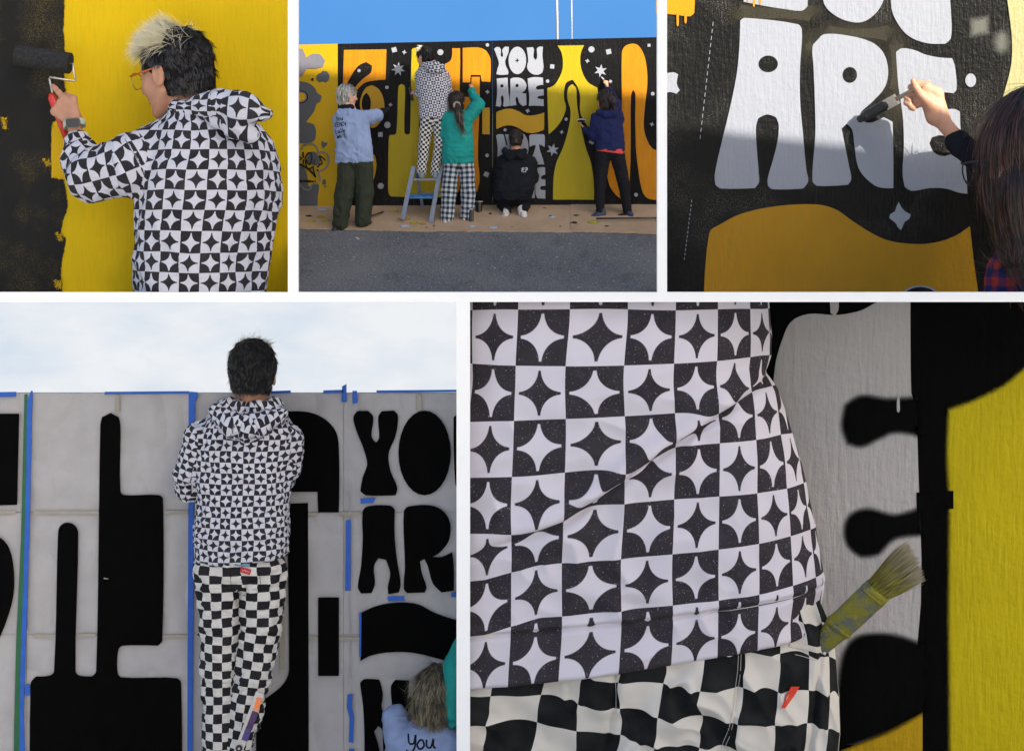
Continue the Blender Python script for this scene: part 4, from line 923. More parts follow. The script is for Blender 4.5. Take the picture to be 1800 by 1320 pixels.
    # legs
    if sp.get('legs'):
        S = Sculpt(lo, hi, cell)
        for e in sp.get('hips', []): S.ell(V(*e[0]), e[1], 4)
        for ch in sp['legs']:
            P = [V(*p) for p in ch['pts']]
            for i in range(len(P)-1): S.cone(P[i], P[i+1], ch['r'][i], ch['r'][i+1], 3.5)
        charts = None
        if sp.get('pprint'):
            charts = []
            for ch in sp['legs']: charts.append(dict(kind='limb', pts=[V(*p) for p in ch['pts']], r=ch['r'], u0=ch.get('u0', .5), v0=0))
        o, pV, pQ = sculpt_obj('trousers', bay, S, sp['pants'], root, sp.get('pfold'), charts, sp.get('pprint', 1))
        out['pants'] = o; out['pantsg'] = (pV, pQ)
    for i, sh in enumerate(sp.get('shoes', [])):
        h, t_ = V(*sh[0]), V(*sh[1]); m_ = sh[2]*3.2
        S = Sculpt(np.minimum(h, t_) - m_, np.maximum(h, t_) + m_, max(.5, sh[2]*.14)); shoe(S, h, t_, sh[2], sh[2]*.2, sh[4] if len(sh) > 4 else 1)
        so, sV, sQ = sculpt_obj('shoe', bay, S, sh[3], root)
    return out

# ------------------------------------------------------------ bay 1: rolling black paint
HOOD1 = [((318,194,-150),(395,188,-185),14,22,8), ((395,188,-185),(440,198,-205),24,28,8), ((440,198,-205),(480,205,-203),26,9,8), ((360,180,-120),(430,185,-165),12,15,6), ((430,222,-198),(456,240,-200),24,12,8), ((335,196,-160),(430,226,-205),8,12,4)]
B1p = B1.at(-120)
SALT = hair_mat('greying_dark_hair', (.006, .0055, .006), (.065, .065, .07), split=(.25, 1.0), spec=.25)
f1 = figure(B1p, dict(label='person in black and white star check hoodie rolling black paint on yellow wall', base=(360,517,-110), head=((303,130,-105),150,64,10,0), neck=(340,205,-112), neck_r=36, cell=1.7, bcell=1.25,
    torso=[(352,519,-110,113,92),(355,470,-112,118,95),(360,400,-112,124,98),(366,340,-112,127,98),(370,290,-112,122,94),(370,250,-112,108,84),(364,222,-112,88,70),(356,200,-112,62,52),(348,186,-112,38,36)], tyaw=34, power=2.3,
    arms=[dict(pts=[(300,262,-125),(240,292,-150),(168,308,-135),(143,282,-112),(130,250,-100)], r=[50,51,43,33,20], hand=((123,208,-92),(-.72,.25,.62),(.05,-1,-.1),84,(.10,.95,1.05,1.1),1,dict(spread=.05)), bias=-4),
          dict(pts=[(430,290,-70),(400,400,-40),(300,385,-30)], r=[40,34,24], bias=8)],
    hood=HOOD1, top=STAR, k=12, fold=[dict(amp=5.5, size=50, stretch=(1.25,1.25,.75), seed=2.0), dict(amp=1.6, size=18, seed=5.0)],
    print=dict(r=(127,98), cell=34.6, u0=.35, v0=.71, hood=[dict(pts=[(325,190,-160),(400,196,-195),(490,206,-205)], r=[22,40,30], bias=-6, ref=(0,-1,.2))])))
S = Sculpt(V(225,385,-60), V(262,350,-20), 1.2); S.cone(V(256,366,-38), V(241,368,-42), 7, 5, 2); S.cone(V(247,362,-40), V(239,364,-44), 3.5, 3, 1)
sculpt_obj('fingertips', B1p, S, SKIN, f1['root'])
hm, hV, hQ, hw = hair(B1p, f1['root'], f1['c'], f1['H'], f1['R'], DARKC, SALT, 11000, 1.7, .105, .0065, .14, nape=-.27, seed=3, jit=.55, bump=.03, grow=.965)
R1, c1, H1 = f1['R'], f1['c'], f1['H']
loc = lambda P: ((P - c1) @ R1)/H1
strands('bleached_fringe', B1p, hV, hQ, BLOND, hm, 6500, .22*H1, .0055*H1, lambda P, N: np.tile(R1[:,1]*.9 + R1[:,2]*.35 - R1[:,0]*.25, (len(P), 1)), .75, sel=lambda P, N: (loc(P)[:,2] > .30) & (loc(P)[:,1] > -.14), curl=.7, seed=9, jit=.45)
strands('bleached_fringe', B1p, hV, hQ, BLOND, hm, 450, .2*H1, .005*H1, lambda P, N: np.tile(R1[:,1]*.6 - R1[:,2]*.2, (len(P), 1)), .5, sel=lambda P, N: (loc(P)[:,2] > .22) & (loc(P)[:,1] > -.35), curl=.5, seed=19, jit=.6)
M_orange = simple('orange_acetate', (.55, .10, .01), .3, .03)
glasses(B1p, f1['root'], c1, H1, R1, M_orange, simple('gold_wire_rim', (.40, .28, .12), .3, .05, metal=.5))
# watch
M_wcase = simple('dark_watch_glass', (.02, .022, .026), .15, .05); M_band = simple('pale_green_band', (.42, .47, .44), .5, .05); M_case = simple('grey_watch_case', (.12, .12, .12), .35, .05, metal=.6)
def rbox(c, ax, r, bev=.25):
    """rounded slab: centre c, columns ax, half sizes r"""
    vs, fs = [], []; n = 5; out = []
    for sx, sy, a0 in ((1,1,0),(-1,1,90),(-1,-1,180),(1,-1,270)):
        for j in range(n):
            a = rad(a0 + 90*j/(n-1)); b = bev*min(r[0], r[1]); out.append((sx*(r[0]-b) + b*math.cos(a), sy*(r[1]-b) + b*math.sin(a)))
    m = len(out)
    for z, s in ((-r[2], .97), (-r[2]*.8, 1), (r[2]*.8, 1), (r[2], .97)):
        for x, y in out: vs.append(np.asarray(c) + ax @ np.array([x*s, y*s, z]))
    for l in range(3):
        for j in range(m): k = (j+1) % m; fs.append((l*m+j, l*m+k, (l+1)*m+k, (l+1)*m+j))
    fs.append(tuple(reversed(range(m)))); fs.append(tuple(range(3*m, 4*m)))
    return vs, fs
wc = V(127, 216, -114.5); ax = np.stack([np.array([1, 0, .06]), np.array([-.06, -.15, 1]), np.array([0, -1, -.15])], 1)
wt = mesh('watch', *[(B1p.q(np.array(v)), f) for v, f in [rbox(wc, ax, (12.5, 8.5, 3), .5)]][0], M_case, f1['root'], smooth=False)
mesh('watch_glass', *[(B1p.q(np.array(v)), f) for v, f in [rbox(wc + np.array([0, -2.6, -.3]), ax, (11.2, 7.2, 1.0), .5)]][0], M_wcase, wt)
wa = V(123, 208, -92) - V(130, 250, -100); wa /= np.linalg.norm(wa); e1 = np.cross(wa, [0, 1.0, 0]); e1 /= np.linalg.norm(e1); e2 = np.cross(wa, e1)
bc = V(124.5, 217, -94.5); ring = [bc + e1*18.2*math.cos(a) + e2*18.2*math.sin(a) for a in np.linspace(0, 2*np.pi, 33)]
vs_, fs_ = [], []
for p, a in zip(ring, np.linspace(0, 2*np.pi, 33)):
    o_ = (p - bc)/18.2
    for h, r in ((-6, 0), (-6, 1.6), (6, 1.6), (6, 0)): vs_.append(p + wa*h + o_*r)
for i in range(32):
    for j in range(4): k = (j+1) % 4; fs_.append((4*i+j, 4*i+k, 4*i+4+k, 4*i+4+j))
mesh('watch_band', B1p.q(np.array(vs_)), fs_, M_band, wt, smooth=True)
B1r = B1.at(-50)
# roller
rl = thing('paint_roller', 'black nap paint roller with bent wire arm and red handle in hand', 'paint roller', B1r.p(75, 180, -60))
def noisy_tube(a, b, r, seg, n, amp):
    P = [a + (b-a)*t for t in np.linspace(0, 1, n)]; v, f = tube(P, r, seg); v = np.array(v); c = a + ((v - a) @ (b-a))[:, None]/((b-a) @ (b-a))*(b-a)
    o = v - c; return c + o*(1 + amp*RNG.normal(0, 1, (len(v), 1))), f
M_nap = simple('black_roller_nap', (.03, .03, .032), .95, .3, 30, bump=.8, bscale=220, spec=.1); M_wire = simple('wire_steel', (.55, .50, .46), .3, .2, 30, metal=.6); M_red = simple('red_plastic_grip', (.50, .03, .02), .35, .06); M_core = simple('roller_core_grey', (.10, .10, .10), .6, .1)
a, b = V(28, 97, -45), V(124, 112, -52)
v, f = noisy_tube(a, b, 18.5, 26, 26, .014)
rc = mesh('roller_cover', B1r.q(v), f, M_nap, rl, smooth=False)
ad = (b-a)/np.linalg.norm(b-a)
v, f = tube([a - ad*.4, a - ad*1.2], [15.5, 14], 26); mesh('roller_core', B1r.q(np.array(v)), f, M_core, rc)
v, f = tube([a - ad*1.3, a - ad*1.9], [11.5, 11], 26); mesh('roller_bore', B1r.q(np.array(v)), f, simple('roller_bore_black', (.004, .004, .004), .9), rc)
v, f = tube([V(124,112,-52), V(130,113,-54), V(130,124,-56), V(136,142,-60), V(134,144,-60), V(110,140,-62), V(91,137,-64), V(90,140,-64), V(95,158,-68), V(99,172,-70)], 1.7, 8); mesh('wire_arm', B1r.q(np.array(v)), f, M_wire, rl, smooth=True)
v, f = tube([V(95,166,-70), V(97,173,-71), V(103,188,-72), V(112,215,-70), V(122,245,-66)], [4.5, 7.5, 8, 7, 6], 10); mesh('handle', B1r.q(np.array(v)), f, M_red, rl, smooth=True)
# ------------------------------------------------------------ bay 2: five people at the mural
TEAL = cloth('teal_cotton', (.012, .20, .185)); NAVY = cloth('navy_cotton', (.012, .016, .06)); BLACKC = cloth('black_cotton', (.008, .009, .013)); LILAC = cloth('washed_blue_cotton', (.20, .26, .42)); OLIVE = cloth('dark_olive_canvas', (.026, .032, .022)); JEAN = cloth('black_denim', (.009, .009, .012)); CORAL = cloth('coral_cotton', (.5, .06, .05))
PLAID = fabric('blue_white_plaid', 'plaid', (.010, .016, .035), (.40, .44, .48)); SHOEG = simple('grey_blue_canvas_shoe', (.13, .17, .20), .8); SHOEK = simple('black_shoe', (.012, .013, .018), .7); SHOEN = simple('navy_shoe', (.018, .026, .06), .7); SHOEW = simple('white_leather_shoe', (.42, .41, .39), .6); PRINT = simple('black_print', (.008, .008, .012), .8, spec=.1); WPRINT = simple('white_print', (.4, .42, .46), .8)
def at(y): return Bay(ground_d(y))
fo = lambda a, s_=9, sd=0.0: [dict(amp=a, size=s_, stretch=(1, 1, 1.3), seed=sd)]
# washed-blue tee
b = at(400)
fa = figure(b, dict(label='person with ash blond hair in washed blue tee and olive trousers painting', base=(612,402,0), head=((611,169,4),39,-62,4,0), neck=(611,192,0), cell=1.0, bcell=.8, skin=SKINp,
    torso=[(623,287,0,33,20),(622,262,0,32,20),(620,240,0,31,20),(617,215,0,30,19),(613,202,0,24,16),(610,192,0,15,11)], power=2.3, top_name='tshirt', top=LILAC, fold=[dict(amp=2.4, size=13, stretch=(1.2,1.2,.7), seed=1.0)], k=4, hem_cut=.1,
    arms=[dict(pts=[(634,205,2),(655,204,16),(670,196,30)], r=[11,8,5], sleeve=[(632,205,2),(648,206,10),(659,203,18)], sr=[12,12,11], hand=((671,194,31),(.7,.5,.4),(-.3,-.6,.7),15,(.6,.7,.8,.8),1)), dict(pts=[(596,212,4),(597,240,18),(610,255,30)], r=[11,9,5], sleeve=[(597,210,3),(596,228,10)], sr=[11,10])],
    hips=[((624,285,0),(29,18,16))], legs=[dict(pts=[(611,290,0),(605,345,-2),(598,394,-4)], r=[17,16,13]), dict(pts=[(638,290,0),(641,340,2),(637,388,2)], r=[17,15,13])], pants=OLIVE, pfold=[dict(amp=1.8, size=11, stretch=(1.3,1.3,.6), seed=4.0)],
    shoes=[((594,404,-2),(588,408,-12),6,SHOEK), ((632,399,2),(650,394,6),6,SHOEK)]))
S = Sculpt(V(650,215,-5), V(690,170,50), .7); S.cone(V(660,203,20), V(671,195,31), 7, 6.5, 2); S.cone(V(671,195,31), V(679,192,34), 6, 5, 2); sculpt_obj('arm_warmer', b, S, BLACKC, fa['root'])
hair(b, fa['root'], fa['c'], fa['H'], fa['R'], GREYC, ASH, 1500, .8, .24, .022, .02, nape=-.33, seed=4, jit=.1, bump=.02)
S = Sculpt(V(590,205,-30), V(635,180,30), .7); S.cone(V(605,191,-3), V(616,191,-3), 8, 8, 2); sculpt_obj('collar', b, S, BLACKC, fa['root'])
bv = bvh_of(*fa['topg']); scr = []
for txt, x0, y0, h in (('You', 591.5, 206, 7.5), ('CENOt', 590, 217, 7), ('LaVe', 591, 228, 7.5), ('WAIS', 593.5, 238, 6.5)):
    G_ = {'Y': [[(0,0),(.28,.5)],[(.6,0),(.2,1.15)]], 'o': [[(.25,.4),(.02,.7),(.2,1),(.45,.75),(.27,.4)]], 'u': [[(0,.4),(.05,.9),(.3,.95),(.42,.4),(.46,1)]], 'C': [[(.5,.1),(.2,0),(0,.5),(.2,1),(.52,.9)]], 'E': [[(.48,0),(0,0),(0,1),(.5,1)],[(0,.5),(.4,.5)]], 'N': [[(0,1),(.03,0),(.5,1),(.54,0)]], 'O': [[(.28,0),(0,.4),(.1,.9),(.4,.95),(.55,.5),(.4,.05),(.25,0)]], 't': [[(.25,.1),(.22,.9),(.42,.98)],[(.05,.4),(.45,.4)]], 'L': [[(.02,0),(0,1),(.45,1)]], 'a': [[(.4,.45),(.1,.5),(.05,.9),(.3,.95),(.42,.45),(.48,1)]], 'V': [[(0,0),(.25,1),(.5,0)]], 'e': [[(.05,.7),(.42,.65),(.25,.4),(.02,.7),(.2,1),(.45,.9)]], 'W': [[(0,0),(.15,1),(.32,.3),(.48,1),(.64,0)]], 'A': [[(0,1),(.3,0),(.6,1)],[(.12,.65),(.48,.65)]], 'I': [[(.2,0),(.2,1)]], 'S': [[(.48,.1),(.2,0),(.02,.22),(.25,.48),(.48,.7),(.3,1),(0,.9)]]}
    for i, ch in enumerate(txt):
        for st in G_.get(ch, []): scr.append(ribbon([(x0 + h*(i*.62 + px), y0 + h*py - i*.55) for px, py in st], 1.15, 3))
drape('shirt_lettering', b, bv, scr, PRINT, fa['top'], .35)
# on the stepladder
b = at(386)
fb = figure(b, dict(label='person in star check hoodie and checkered trousers standing on the stepladder', base=(752,314,6), head=((746,101,2),35,52,14,0), neck=(755,120,0), cell=.95, bcell=.75,
    torso=[(764,208,0,27,17),(763,180,0,27,18),(761,150,0,29,19),(759,132,0,27,18),(757,119,0,19,14),(755,111,0,10,9)], power=2.2, top=STAR, fold=fo(1.4, 10, 2.0), k=4,
    arms=[dict(pts=[(741,132,0),(741,157,6),(733,164,14)], r=[11,9,5.5], hand=((729,163,17),(-.8,.45,.2),(-.1,-.8,.5),15,(.5,.7,.8,.8),1)), dict(pts=[(780,135,2),(787,165,14),(775,175,30)], r=[11,9,5])],
    hood=[((748,116,-13),(765,118,-18),5,8),((765,118,-18),(779,120,-17),8,5),((757,122,-18),(770,126,-20),7,6)], print=dict(r=(28,18), cell=6.8, u0=.3, v0=.2),
    hips=[((763,208,0),(24,16,15))], legs=[dict(pts=[(752,210,0),(745,255,2),(741,302,3)], r=[13,9.3,8.3]), dict(pts=[(775,210,0),(772,255,2),(765,302,3)], r=[13,9.3,8.3])], pants=CHECK, pprint=4.3, pfold=fo(1.3, 9, 3.0),
    shoes=[((741,314,-3),(741,313,12),5.5,SHOEG), ((765,314,-3),(765,313,12),5.5,SHOEG)]))
hm, hV, hQ, hw = hair(b, fb['root'], fb['c'], fb['H'], fb['R'], DARKC, DARKH, 900, .8, .14, .02, .15, seed=5, grow=.97)
lc = lambda P, f=fb: ((P - f['c']) @ f['R'])/f['H']
strands('bleached_fringe', b, hV, hQ, BLOND, hm, 500, .17*fb['H'], .02*fb['H'], lambda P, N: np.tile(fb['R'][:,1] + fb['R'][:,2]*.3, (len(P), 1)), .7, sel=lambda P, N: (lc(P)[:,2] > .32) & (lc(P)[:,1] > -.1), seed=6)
v, f = tube([b.p(719,152,24), b.p(724,176,24)], .02, 8); sc_ = mesh('spray_can', v, f, simple('dark_spray_can', (.02,.02,.022), .4), smooth=True, loc=b.p(722,165,24)); tag(sc_, 'dark slim can held by the person on the stepladder', 'can')
# teal hoodie
b = at(388)
fc = figure(b, dict(label='person with dark ponytail in teal hoodie and plaid trousers reaching up', base=(803,391,0), head=((803,179,3),35,-8,-8,0), neck=(803,200,0), cell=1.0, bcell=.8,
    torso=[(806,288,0,27,18),(805,265,0,27,19),(804,235,0,26,18),(804,213,0,25,17),(804,201,0,19,14),(804,194,0,11,9)], power=2.3, top=TEAL, fold=fo(2.2, 12, 5.0), k=4, hem_cut=.12,
    arms=[dict(pts=[(823,207,2),(839,184,14),(829,160,26)], r=[12,11,6], hand=((829,155,28),(-.05,.3,1),(.5,-.8,0),14,(.7,.9,1,1),-1)), dict(pts=[(785,207,0),(781,238,6),(790,255,20)], r=[12,11,7])],
    hips=[((805,286,0),(26,17,14))], legs=[dict(pts=[(794,290,0),(789,340,0),(786,384,-1)], r=[14,13,12]), dict(pts=[(820,290,0),(823,340,2),(821,380,3)], r=[13,12.5,11.5])], pants=PLAID, pprint=9.0, pfold=fo(1.2, 10, 6.0),
    shoes=[((784,392,-3),(783,394,-12),5,SHOEW), ((818,387,3),(816,388,-4),5,SHOEW)]))
hm, hV, hQ, hw = hair(b, fc['root'], fc['c'], fc['H'], fc['R'], BROWNC, BROWN, 900, .8, .3, .02, .05, nape=-.3, seed=7, ear=False, jit=.15, ear_clear=False)
S = Sculpt(V(785,235,-40), V(830,175,10), .7); S.cone(V(804,184,-13), V(806,196,-18), 5, 5.5, 2); S.cone(V(806,196,-18), V(809,212,-22), 5.5, 5, 2); S.cone(V(809,212,-22), V(813,226,-22), 4.5, 1.5, 2)
po, pV, pQ = sculpt_obj('ponytail', b, S, BROWNC, fc['root'], fold=dict(amp=1.0, size=4, stretch=(1.6,1.6,.4)))
strands('hair_strands', b, pV, pQ, hair_mat('dip_dyed_hair', (.012,.008,.007), (.35,.24,.15), split=(.5,1)), po, 350, 18, .7, lambda P, N: np.tile(np.array([.25, -.05, -1.0]), (len(P), 1)), .05, seed=8, jit=.1)
S = Sculpt(V(790,200,-40), V(820,170,10), .6)
for i in range(9):
    a = i*2*math.pi/9; S.ell(V(803.5 + 4.5*math.cos(a), 186 + 4.5*math.sin(a), -16), (2.4,2.4,2.4), 1.2)
sculpt_obj('hair_tie', b, S, simple('pale_pink_scrunchie', (.45,.33,.28), .9), fc['root'])
# kneeling
b = at(372)
fd = figure(b, dict(label='person in black hoodie kneeling on the cardboard to paint low letters', base=(905,385,-10), head=((907,246,4),33,0,6,0), neck=(907,264,2), cell=1.0, bcell=.8,
    torso=[(899,352,-2,33,22),(901,335,-3,36,24),(904,310,0,36,22),(906,292,2,34,20),(907,279,3,28,17),(907,270,3,19,13),(907,263,3,10,8)], power=2.3, top=BLACKC, fold=fo(2.4, 12, 7.0), k=5,
    arms=[dict(pts=[(932,287,4),(935,312,10),(925,318,28)], r=[12,10,6], hand=((920,318,33),(-.2,1,0),(0,0,1),13,(.6,.7,.8,.8),-1)), dict(pts=[(882,287,4),(876,312,10),(886,318,28)], r=[12,10,6])],
    hood=[((888,266,-8),(898,274,-14),5,8),((898,274,-14),(916,273,-14),8,7),((916,273,-14),(923,266,-6),6,4)],
    hips=[((898,348,0),(30,20,14))], legs=[dict(pts=[(885,350,4),(884,364,16),(889,366,-4),(892,370,-18)], r=[15,10,9,7]), dict(pts=[(918,350,4),(922,362,16),(921,364,-4),(920,368,-18)], r=[15,10,9,8])], pants=BLACKC))
hair(b, fd['root'], fd['c'], fd['H'], fd['R'], BROWNC, BROWN, 900, .8, .14, .02, .12, nape=-.3, seed=9)
for (a0, a1, r0, r1, mt) in ((V(891,371,-20), V(886,383,-24), 6.5, 5, SHOEW), (V(917,368,-20), V(921,384,-26), 7.5, 6.5, SHOEW)):
    S = Sculpt(np.minimum(a0, a1) - 16, np.maximum(a0, a1) + 16, .6); S.cone(a0, a1, r0, r1, 2, flat=((0, 1, 0), .55)); S.cone(a0 + (0, 6, 2), a0, 5.5, 5.5, 2)
    so, sV, sQ = sculpt_obj('shoe', b, S, mt, fd['root'])
    sb = bvh_of(sV, sQ); cx, cy = (a0[0]+a1[0])/2, -(a0[2]+a1[2])/2
    drape('shoe_stripes', b, sb, [ribbon([(cx-5, cy-3+i*3.2), (cx-1, cy-1+i*3.2)], 1.1, 2) for i in range(3)], PRINT, so, .4)
bv = bvh_of(*fd['topg'])
drape('back_print', b, bv, [ribbon(p, 1.3, 1) for p in ([(917,296.5),(922,296.3)],[(917,299.5),(921,299.3)],[(917.6,296),(917.6,303.5)],[(923.5,296),(927,296)],[(923.5,299),(927,299)],[(924,296),(924,303.5)],[(926.6,296),(926.6,299)],[(919.5,303),(922,302.8)])], WPRINT, fd['top'], .4)
# navy jacket
b = at(380)
fe = figure(b, dict(label='person in navy hoodie and black jeans reaching up to paint a star', base=(1076,381,0), head=((1063,178,4),36,24,-12,0), neck=(1066,199,0), cell=1.0, bcell=.8,
    torso=[(1073,266,0,25,17),(1072,245,0,25,17),(1069,222,0,26,17),(1067,209,0,24,15),(1066,201,0,17,12),(1066,194,0,10,9)], power=2.3, top=NAVY, fold=fo(1.8, 11, 8.0), k=4, hem_cut=-.13, skin=SKIN,
    arms=[dict(pts=[(1086,209,2),(1081,180,12),(1071,158,24)], r=[11.5,9,5.5], hand=((1068,148,29),(-.1,.35,1),(.3,-.9,.1),15,(.5,.9,1,1),-1)), dict(pts=[(1048,210,0),(1046,238,4),(1031,228,16)], r=[11,10,5.5], hand=((1028,224,19),(-.7,.4,.55),(-.2,-.3,-.9),14,(.2,.25,.3,.3),-1))],
    hood=[((1052,198,-10),(1062,202,-14),4,6),((1062,202,-14),(1078,201,-13),6,7),((1078,201,-13),(1083,192,-8),6,4)],
    hips=[((1072,268,0),(24,15,13))], legs=[dict(pts=[(1060,272,0),(1055,325,2),(1055,372,0)], r=[13,9.5,7]), dict(pts=[(1085,272,0),(1097,325,2),(1103,372,2)], r=[13,10,7.5])], pants=JEAN, pfold=fo(.9, 6, 9.0),
    shoes=[((1060,382,-2),(1041,385,-6),6.5,SHOEN), ((1104,380,2),(1110,382,-8),6,SHOEN)]))
hm, hV, hQ, hw = hair(b, fe['root'], fe['c'], fe['H'], fe['R'], BROWNC, BROWN, 900, .8, .2, .02, .08, nape=-.33, seed=11, jit=.2)
S = Sculpt(V(1060,215,-40), V(1095,165,20), .7); S.cone(V(1069,172,-10), V(1077,180,-14), 6, 6, 2); S.cone(V(1077,180,-14), V(1080,193,-15), 5.5, 2, 2); po, pV, pQ = sculpt_obj('ponytail', b, S, BROWNC, fe['root'], fold=dict(amp=1.0, size=4, stretch=(1.6,1.6,.4)))
S = Sculpt(V(1040,285,-30), V(1110,250,30), .8); S.loft([(1073,0,-271.5,24.6,16.6),(1073,0,-262,25,17)], 1, power=2.3); S.cut((1073, 0, -269), (-.13, 0, -1), .3)
sculpt_obj('shirt_hem', b, S, CORAL, fe['root'])
dish = thing('paint_dish', 'round pale rimmed paint dish held in the raised left hand of navy hoodie person', 'dish', b.p(1023,212,24))
ring = [V(1023 + 7.5*math.cos(a), 211.5 + 2.2*math.sin(a), 24 + 6*math.sin(a)) for a in np.linspace(0, 2*np.pi, 25)]
v, f = tube(ring, 1.0, 6); mesh('rim', b.q(np.array(v)), f, WPRINT, dish, smooth=True)
vv = [V(1023, 213.5, 24)] + [r + V(0, .6, 0) for r in ring[:-1]]; mesh('paint_pool', b.q(np.array(vv)), [(0, i+1, (i+1) % 24 + 1) for i in range(24)], SHOEK, dish)
br = thing('paintbrush', 'thin brush held high by the person in navy hoodie', 'paintbrush', b.p(1066,140,30))
v, f = tube([V(1071,146,30), V(1063,138,36)], .9, 6); mesh('handle', b.q(np.array(v)), f, SHOEK, br); v, f = tube([V(1063,138,36), V(1059,133,40)], [1.6, .8], 6); mesh('bristles', b.q(np.array(v)), f, WPRINT, br)
# stepladder
b = at(386); M_lad = simple('blue_grey_painted_metal', (.115, .145, .205), .5, .1, 12); M_lad2 = simple('blue_painted_tread', (.03, .13, .30), .5, .5, 14)
ld = thing('stepladder', 'blue grey aluminium stepladder on the cardboard with paint smeared treads', 'stepladder', b.p(735,388,0))
def beam(a, b_, u, w_, t_):
    """rectangular bar a->b_, width w_ along u, thickness t_"""
    a, b_ = np.asarray(a, float), np.asarray(b_, float); ax = b_-a; ax /= np.linalg.norm(ax); u = np.asarray(u, float); u = u - ax*(u@ax); u /= np.linalg.norm(u); n = np.cross(ax, u)
    vs = [p + su*u*w_/2 + sn*n*t_/2 for p in (a, b_) for su, sn in ((-1,-1),(1,-1),(1,1),(-1,1))]
    return vs, [(0,1,2,3),(7,6,5,4),(0,4,5,1),(1,5,6,2),(2,6,7,3),(3,7,4,0)]
def bar(name, bay, a, b_, u, w_, t_, mat, parent):
    v, f = beam(a, b_, u, w_, t_); return mesh(name, bay.q(np.array(v)), f, mat, parent)
bar('rail', b, V(727,293,2), V(708.5,386,-16), (1,0,0), 7.5, 4, M_lad, ld); bar('rail', b, V(775,293,2), V(758,391,-16), (1,0,0), 7.5, 4, M_lad, ld)
bar('tread', b, V(727,316,6), V(768,316,6), (0,1,0), 22, 3.2, M_lad, ld); bar('tread', b, V(720,345,-2), V(764,345,-2), (0,1,.28), 20, 3.2, M_lad2, ld)
bar('rear_leg', b, V(731,300,10), V(741,364,34), (1,0,0), 5, 3, M_lad, ld); bar('rear_leg', b, V(775,300,10), V(783,364,34), (1,0,0), 5, 3, M_lad, ld); bar('brace', b, V(739,338,28), V(784,338,28), (0,0,1), 2.5, 1.5, M_lad, ld)
# cans, bucket, tools on the cardboard
b = at(391); M_blk = simple('black_can_gloss', (.012,.012,.014), .3); M_rim = simple('pale_rim', (.35,.36,.38), .4)
cn = thing('spray_can', 'tall black spray can standing on cardboard beside plaid trousers', 'can', b.p(828.5,391,0))
v, f = tube([V(828.5,392,0), V(828.5,371,0), V(828.5,369,0)], [4.2,4.2,3.4], 16); mesh('can_body', b.q(np.array(v)), f, M_blk, cn, smooth=False); v, f = tube([V(828.5,369,0), V(828.5,366.5,0)], [2.2,2.0], 12); mesh('cap', b.q(np.array(v)), f, M_rim, cn)
b = at(374)
bk = thing('bucket', 'small black paint bucket with pale rim against the mural foot', 'bucket', b.p(842,374,0))
v, f = tube([V(842,375,0), V(842,355,0)], [5.4,6.2], 20); mesh('pail', b.q(np.array(v)), f, M_blk, bk)
ring = [V(842 + 6.5*math.cos(a), 354.5, 6.5*math.sin(a)) for a in np.linspace(0, 2*np.pi, 21)]; v, f = tube(ring, .8, 6); mesh('rim', b.q(np.array(v)), f, M_rim, bk, smooth=True)
def stick(name, cat, lab, p0, p1, r, up=.06):
    a, c = gp(*p0, up), gp(*p1, up); v, f = tube([a, (a+c)/2, c], r, 8); o = mesh(name, v, f, M_blk, loc=(a+c)/2, smooth=True); tag(o, lab, cat)
stick('roller_pole', 'pole', 'long black roller pole lying on cardboard behind the navy shoes', (1048,393.5), (1162,392.5), .012, .07)
stick('roller_pole', 'pole', 'short black roller pole lying on cardboard beside olive trousers', (651,388), (674,380.5), .012, .06)
# ------------------------------------------------------------ bay 3: brush on the letters
b = B3.at(-110); FLAN = fabric('red_blue_flannel', 'plaid', (.015, .02, .08), (.34, .035, .02)); HAIR3 = hair_mat('chestnut_hair', (.016, .008, .007), (.115, .05, .038), rough=.35)
def hand3(S):
    """left hand pinching the brush: thumb in front, index on top, three fingers folded under"""
    z = -88.0
    for x0, x1 in ((1645, 1630), (1654, 1641), (1662, 1652)): S.cone(V(x0,206,z), V(x1,162,z+2), 13, 10.5, 8)
    S.cone(V(1631,152,z), V(1655,164,z), 9, 9, 5); S.cone(V(1640,186,z-6), V(1632,176,z-9), 11, 10, 6)
    for ch in (((1634,149,z+2,8),(1619,146,z+4,6.8),(1606,152,z+4,5.2)), ((1632,158,z+2,8),(1613,165,z+8,6.6),(1600,171,z+6,5.4),(1604,176,z,5)), ((1632,168,z,7.5),(1612,175,z+6,6.2),(1599,180,z+4,5.2),(1604,184,z-1,4.8)), ((1636,177,z-1,7),(1617,184,z+4,5.6),(1606,188,z+2,4.8),(1610,191,z-2,4.4)), ((1634,179,z-9,9.5),(1621,166,z-11,7.6),(1613,153,z-8,6.4),(1609,142,z-4,4.8))):
        for p, q in zip(ch[:-1], ch[1:]): S.cone(V(*p[:3]), V(*q[:3]), p[3], q[3], 1.6)
f3 = figure(b, dict(label='person with long dark hair painting a white letter with brush', base=(1785,517,-170), head=((1796,296,-185),250,28,2,0), neck=(1800,425,-175), neck_r=52, cell=2.2, bcell=1.5,
    torso=[(1812,517,-175,95,70),(1812,470,-175,92,66),(1806,440,-175,70,56),(1802,418,-175,50,48)], top_name='flannel_shirt', top=FLAN, k=8, fold=[dict(amp=5, size=34, seed=3.0)], print=dict(r=(92,66), cell=30, u0=.2, v0=.3),
    arms=[dict(pts=[(1800,470,-200),(1745,330,-165),(1698,262,-112)], r=[48,36,24], sleeve=[(1800,470,-200),(1750,340,-172)], sr=[46,32], cuff=False, bias=0, hand=((1655,206,-86),(-.50,.12,.80),(.30,-.90,.15),88,(.75,1.0,1.1,1.15),-1), hand_fn=hand3)]))
